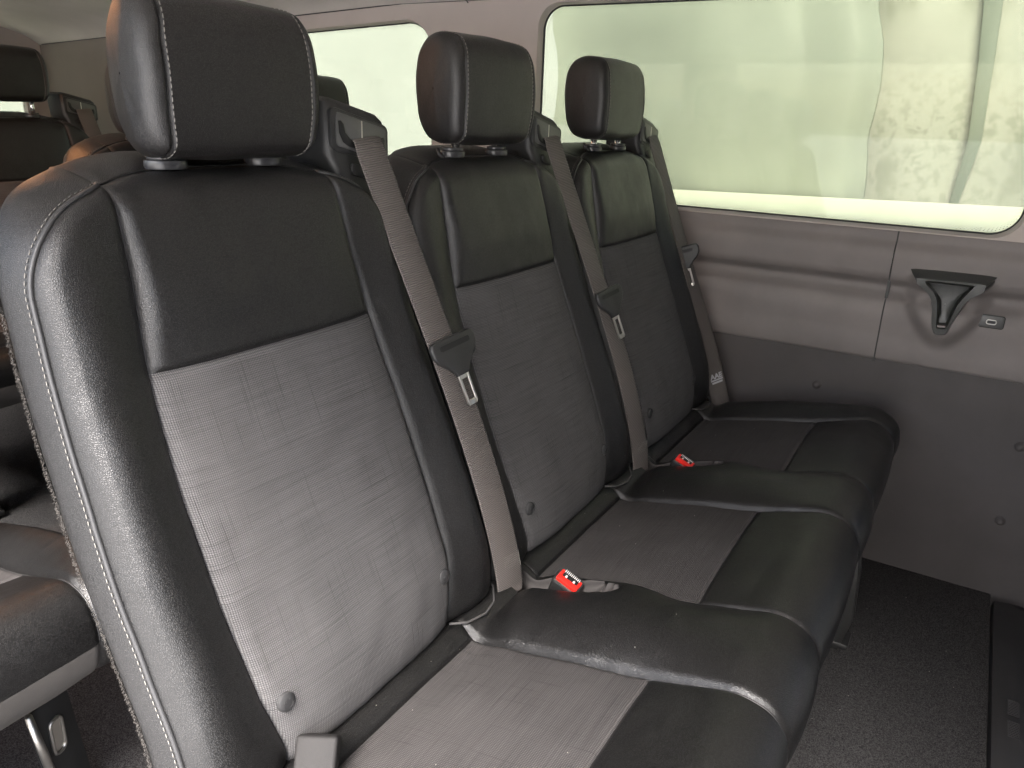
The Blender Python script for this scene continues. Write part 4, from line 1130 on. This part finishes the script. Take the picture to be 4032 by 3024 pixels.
# bright ledge below
bm = bmesh.new(); vs = [bm.verts.new(p) for p in ((1.36, 3.0, .74), (1.36, -1.6, .84), (2.19, -1.6, .903), (2.19, 3.0, .778))]; bm.faces.new(vs)
r_ = bmesh.ops.extrude_face_region(bm, geom=list(bm.faces)); bmesh.ops.translate(bm, verts=[q for q in r_['geom'] if isinstance(q, bmesh.types.BMVert)], vec=(0, 0, -.05))
bmesh.ops.recalc_face_normals(bm, faces=bm.faces)
lg = from_bm('white_ledge', bm, 'ledge_paint', None, False); tag(lg, 'cream white ledge just outside along the bottom of the window', 'ledge')

bm = bmesh.new(); bm_box(bm, (0, 0, 0), (.2, 16, 7), .02)  # added wall, set in the sun to make the second window's view bright
plain('backdrop_white', (.47, .485, .48), 0.8, vary=.02)
yw = from_bm('bright_backdrop_wall', bm, 'backdrop_white'); yw.location = (6.0, 9.3, 2.9); tag(yw, 'white wall added outside to fill the narrow window behind the second headrest with brightness', 'wall')

# carpet fuzz along the left rear edge of the near backrest
V = []; F = []
edge = [Vector((e[0] + n_[0] * .0050, e[1] + .045, e[2])) for e, n_ in zip(B_EDGE, B_NN) if e[0] < 0 and e[2] < .92]
for i in range(4200):
    a = random.random() * (len(edge) - 1.001); k = int(a); p = edge[k].lerp(edge[k + 1], a - k) + Vector((random.uniform(-.0006, .0006), random.uniform(-.002, .004), 0))
    d = Vector((-random.uniform(.4, 1.2), random.uniform(-.2, 1.0), random.uniform(-.9, .6))).normalized(); l = random.uniform(.0006, .0022); sd_ = d.orthogonal().normalized() * .00016
    k0 = len(V); V += [p - sd_, p + sd_, p + d * l * .6 + Vector((0, 0, -.0004)) + sd_ * .6, p + d * l + Vector((0, 0, -.0012))]; F += [(k0, k0 + 1, k0 + 2, k0 + 3)]
fz = mesh_obj('carpet_fuzz', V, F, 'fuzz', [c for c in fb.children if c.name.startswith('backrest')][0]); fz['kind'] = 'stuff'
# crumbs and grit
rng = random.Random(9); V = []; F = []
def crumb(p, r_):
    k = len(V)
    for q in range(6):
        d = ((1, 0, 0), (-1, 0, 0), (0, 1, 0), (0, -1, 0), (0, 0, 1), (0, 0, -1))[q]; V.append(Vector(p) + Vector(d) * r_ * rng.uniform(.6, 1.2))
    for a, b_, c in ((0, 2, 4), (2, 1, 4), (1, 3, 4), (3, 0, 4), (2, 0, 5), (1, 2, 5), (3, 1, 5), (0, 3, 5)): F.append((k + a, k + b_, k + c))
cps = []
for i in range(46):
    x = rng.uniform(-.13, 1.1); y = rng.choice([rng.gauss(-.14, .012), rng.uniform(-.42, -.14)]); cps.append((x, y, None, rng.uniform(.0005, .0010)))
for i in range(24): cps.append((rng.uniform(.5, 1.25), rng.uniform(-.76, -.3), FLOOR + .001, rng.uniform(.0006, .0014)))
dg = bpy.context.evaluated_depsgraph_get(); dg.update()
for x, y, z, r_ in cps:
    if z is None:
        h = SC.ray_cast(dg, Vector((x, y - .0, .62)), Vector((0, .05, -1)).normalized())
        if not h[0] or h[1].z < .44 or h[1].z > .535 or h[1].y > -.132: continue
        p = h[1]
    else: p = Vector((x, y, z))
    crumb(p, r_)
cr = mesh_obj('crumbs', V, F, 'crumb', None, None, False); tag(cr, 'tiny pale crumbs and grit scattered over the cushions and carpet', 'crumbs', None, 'stuff')
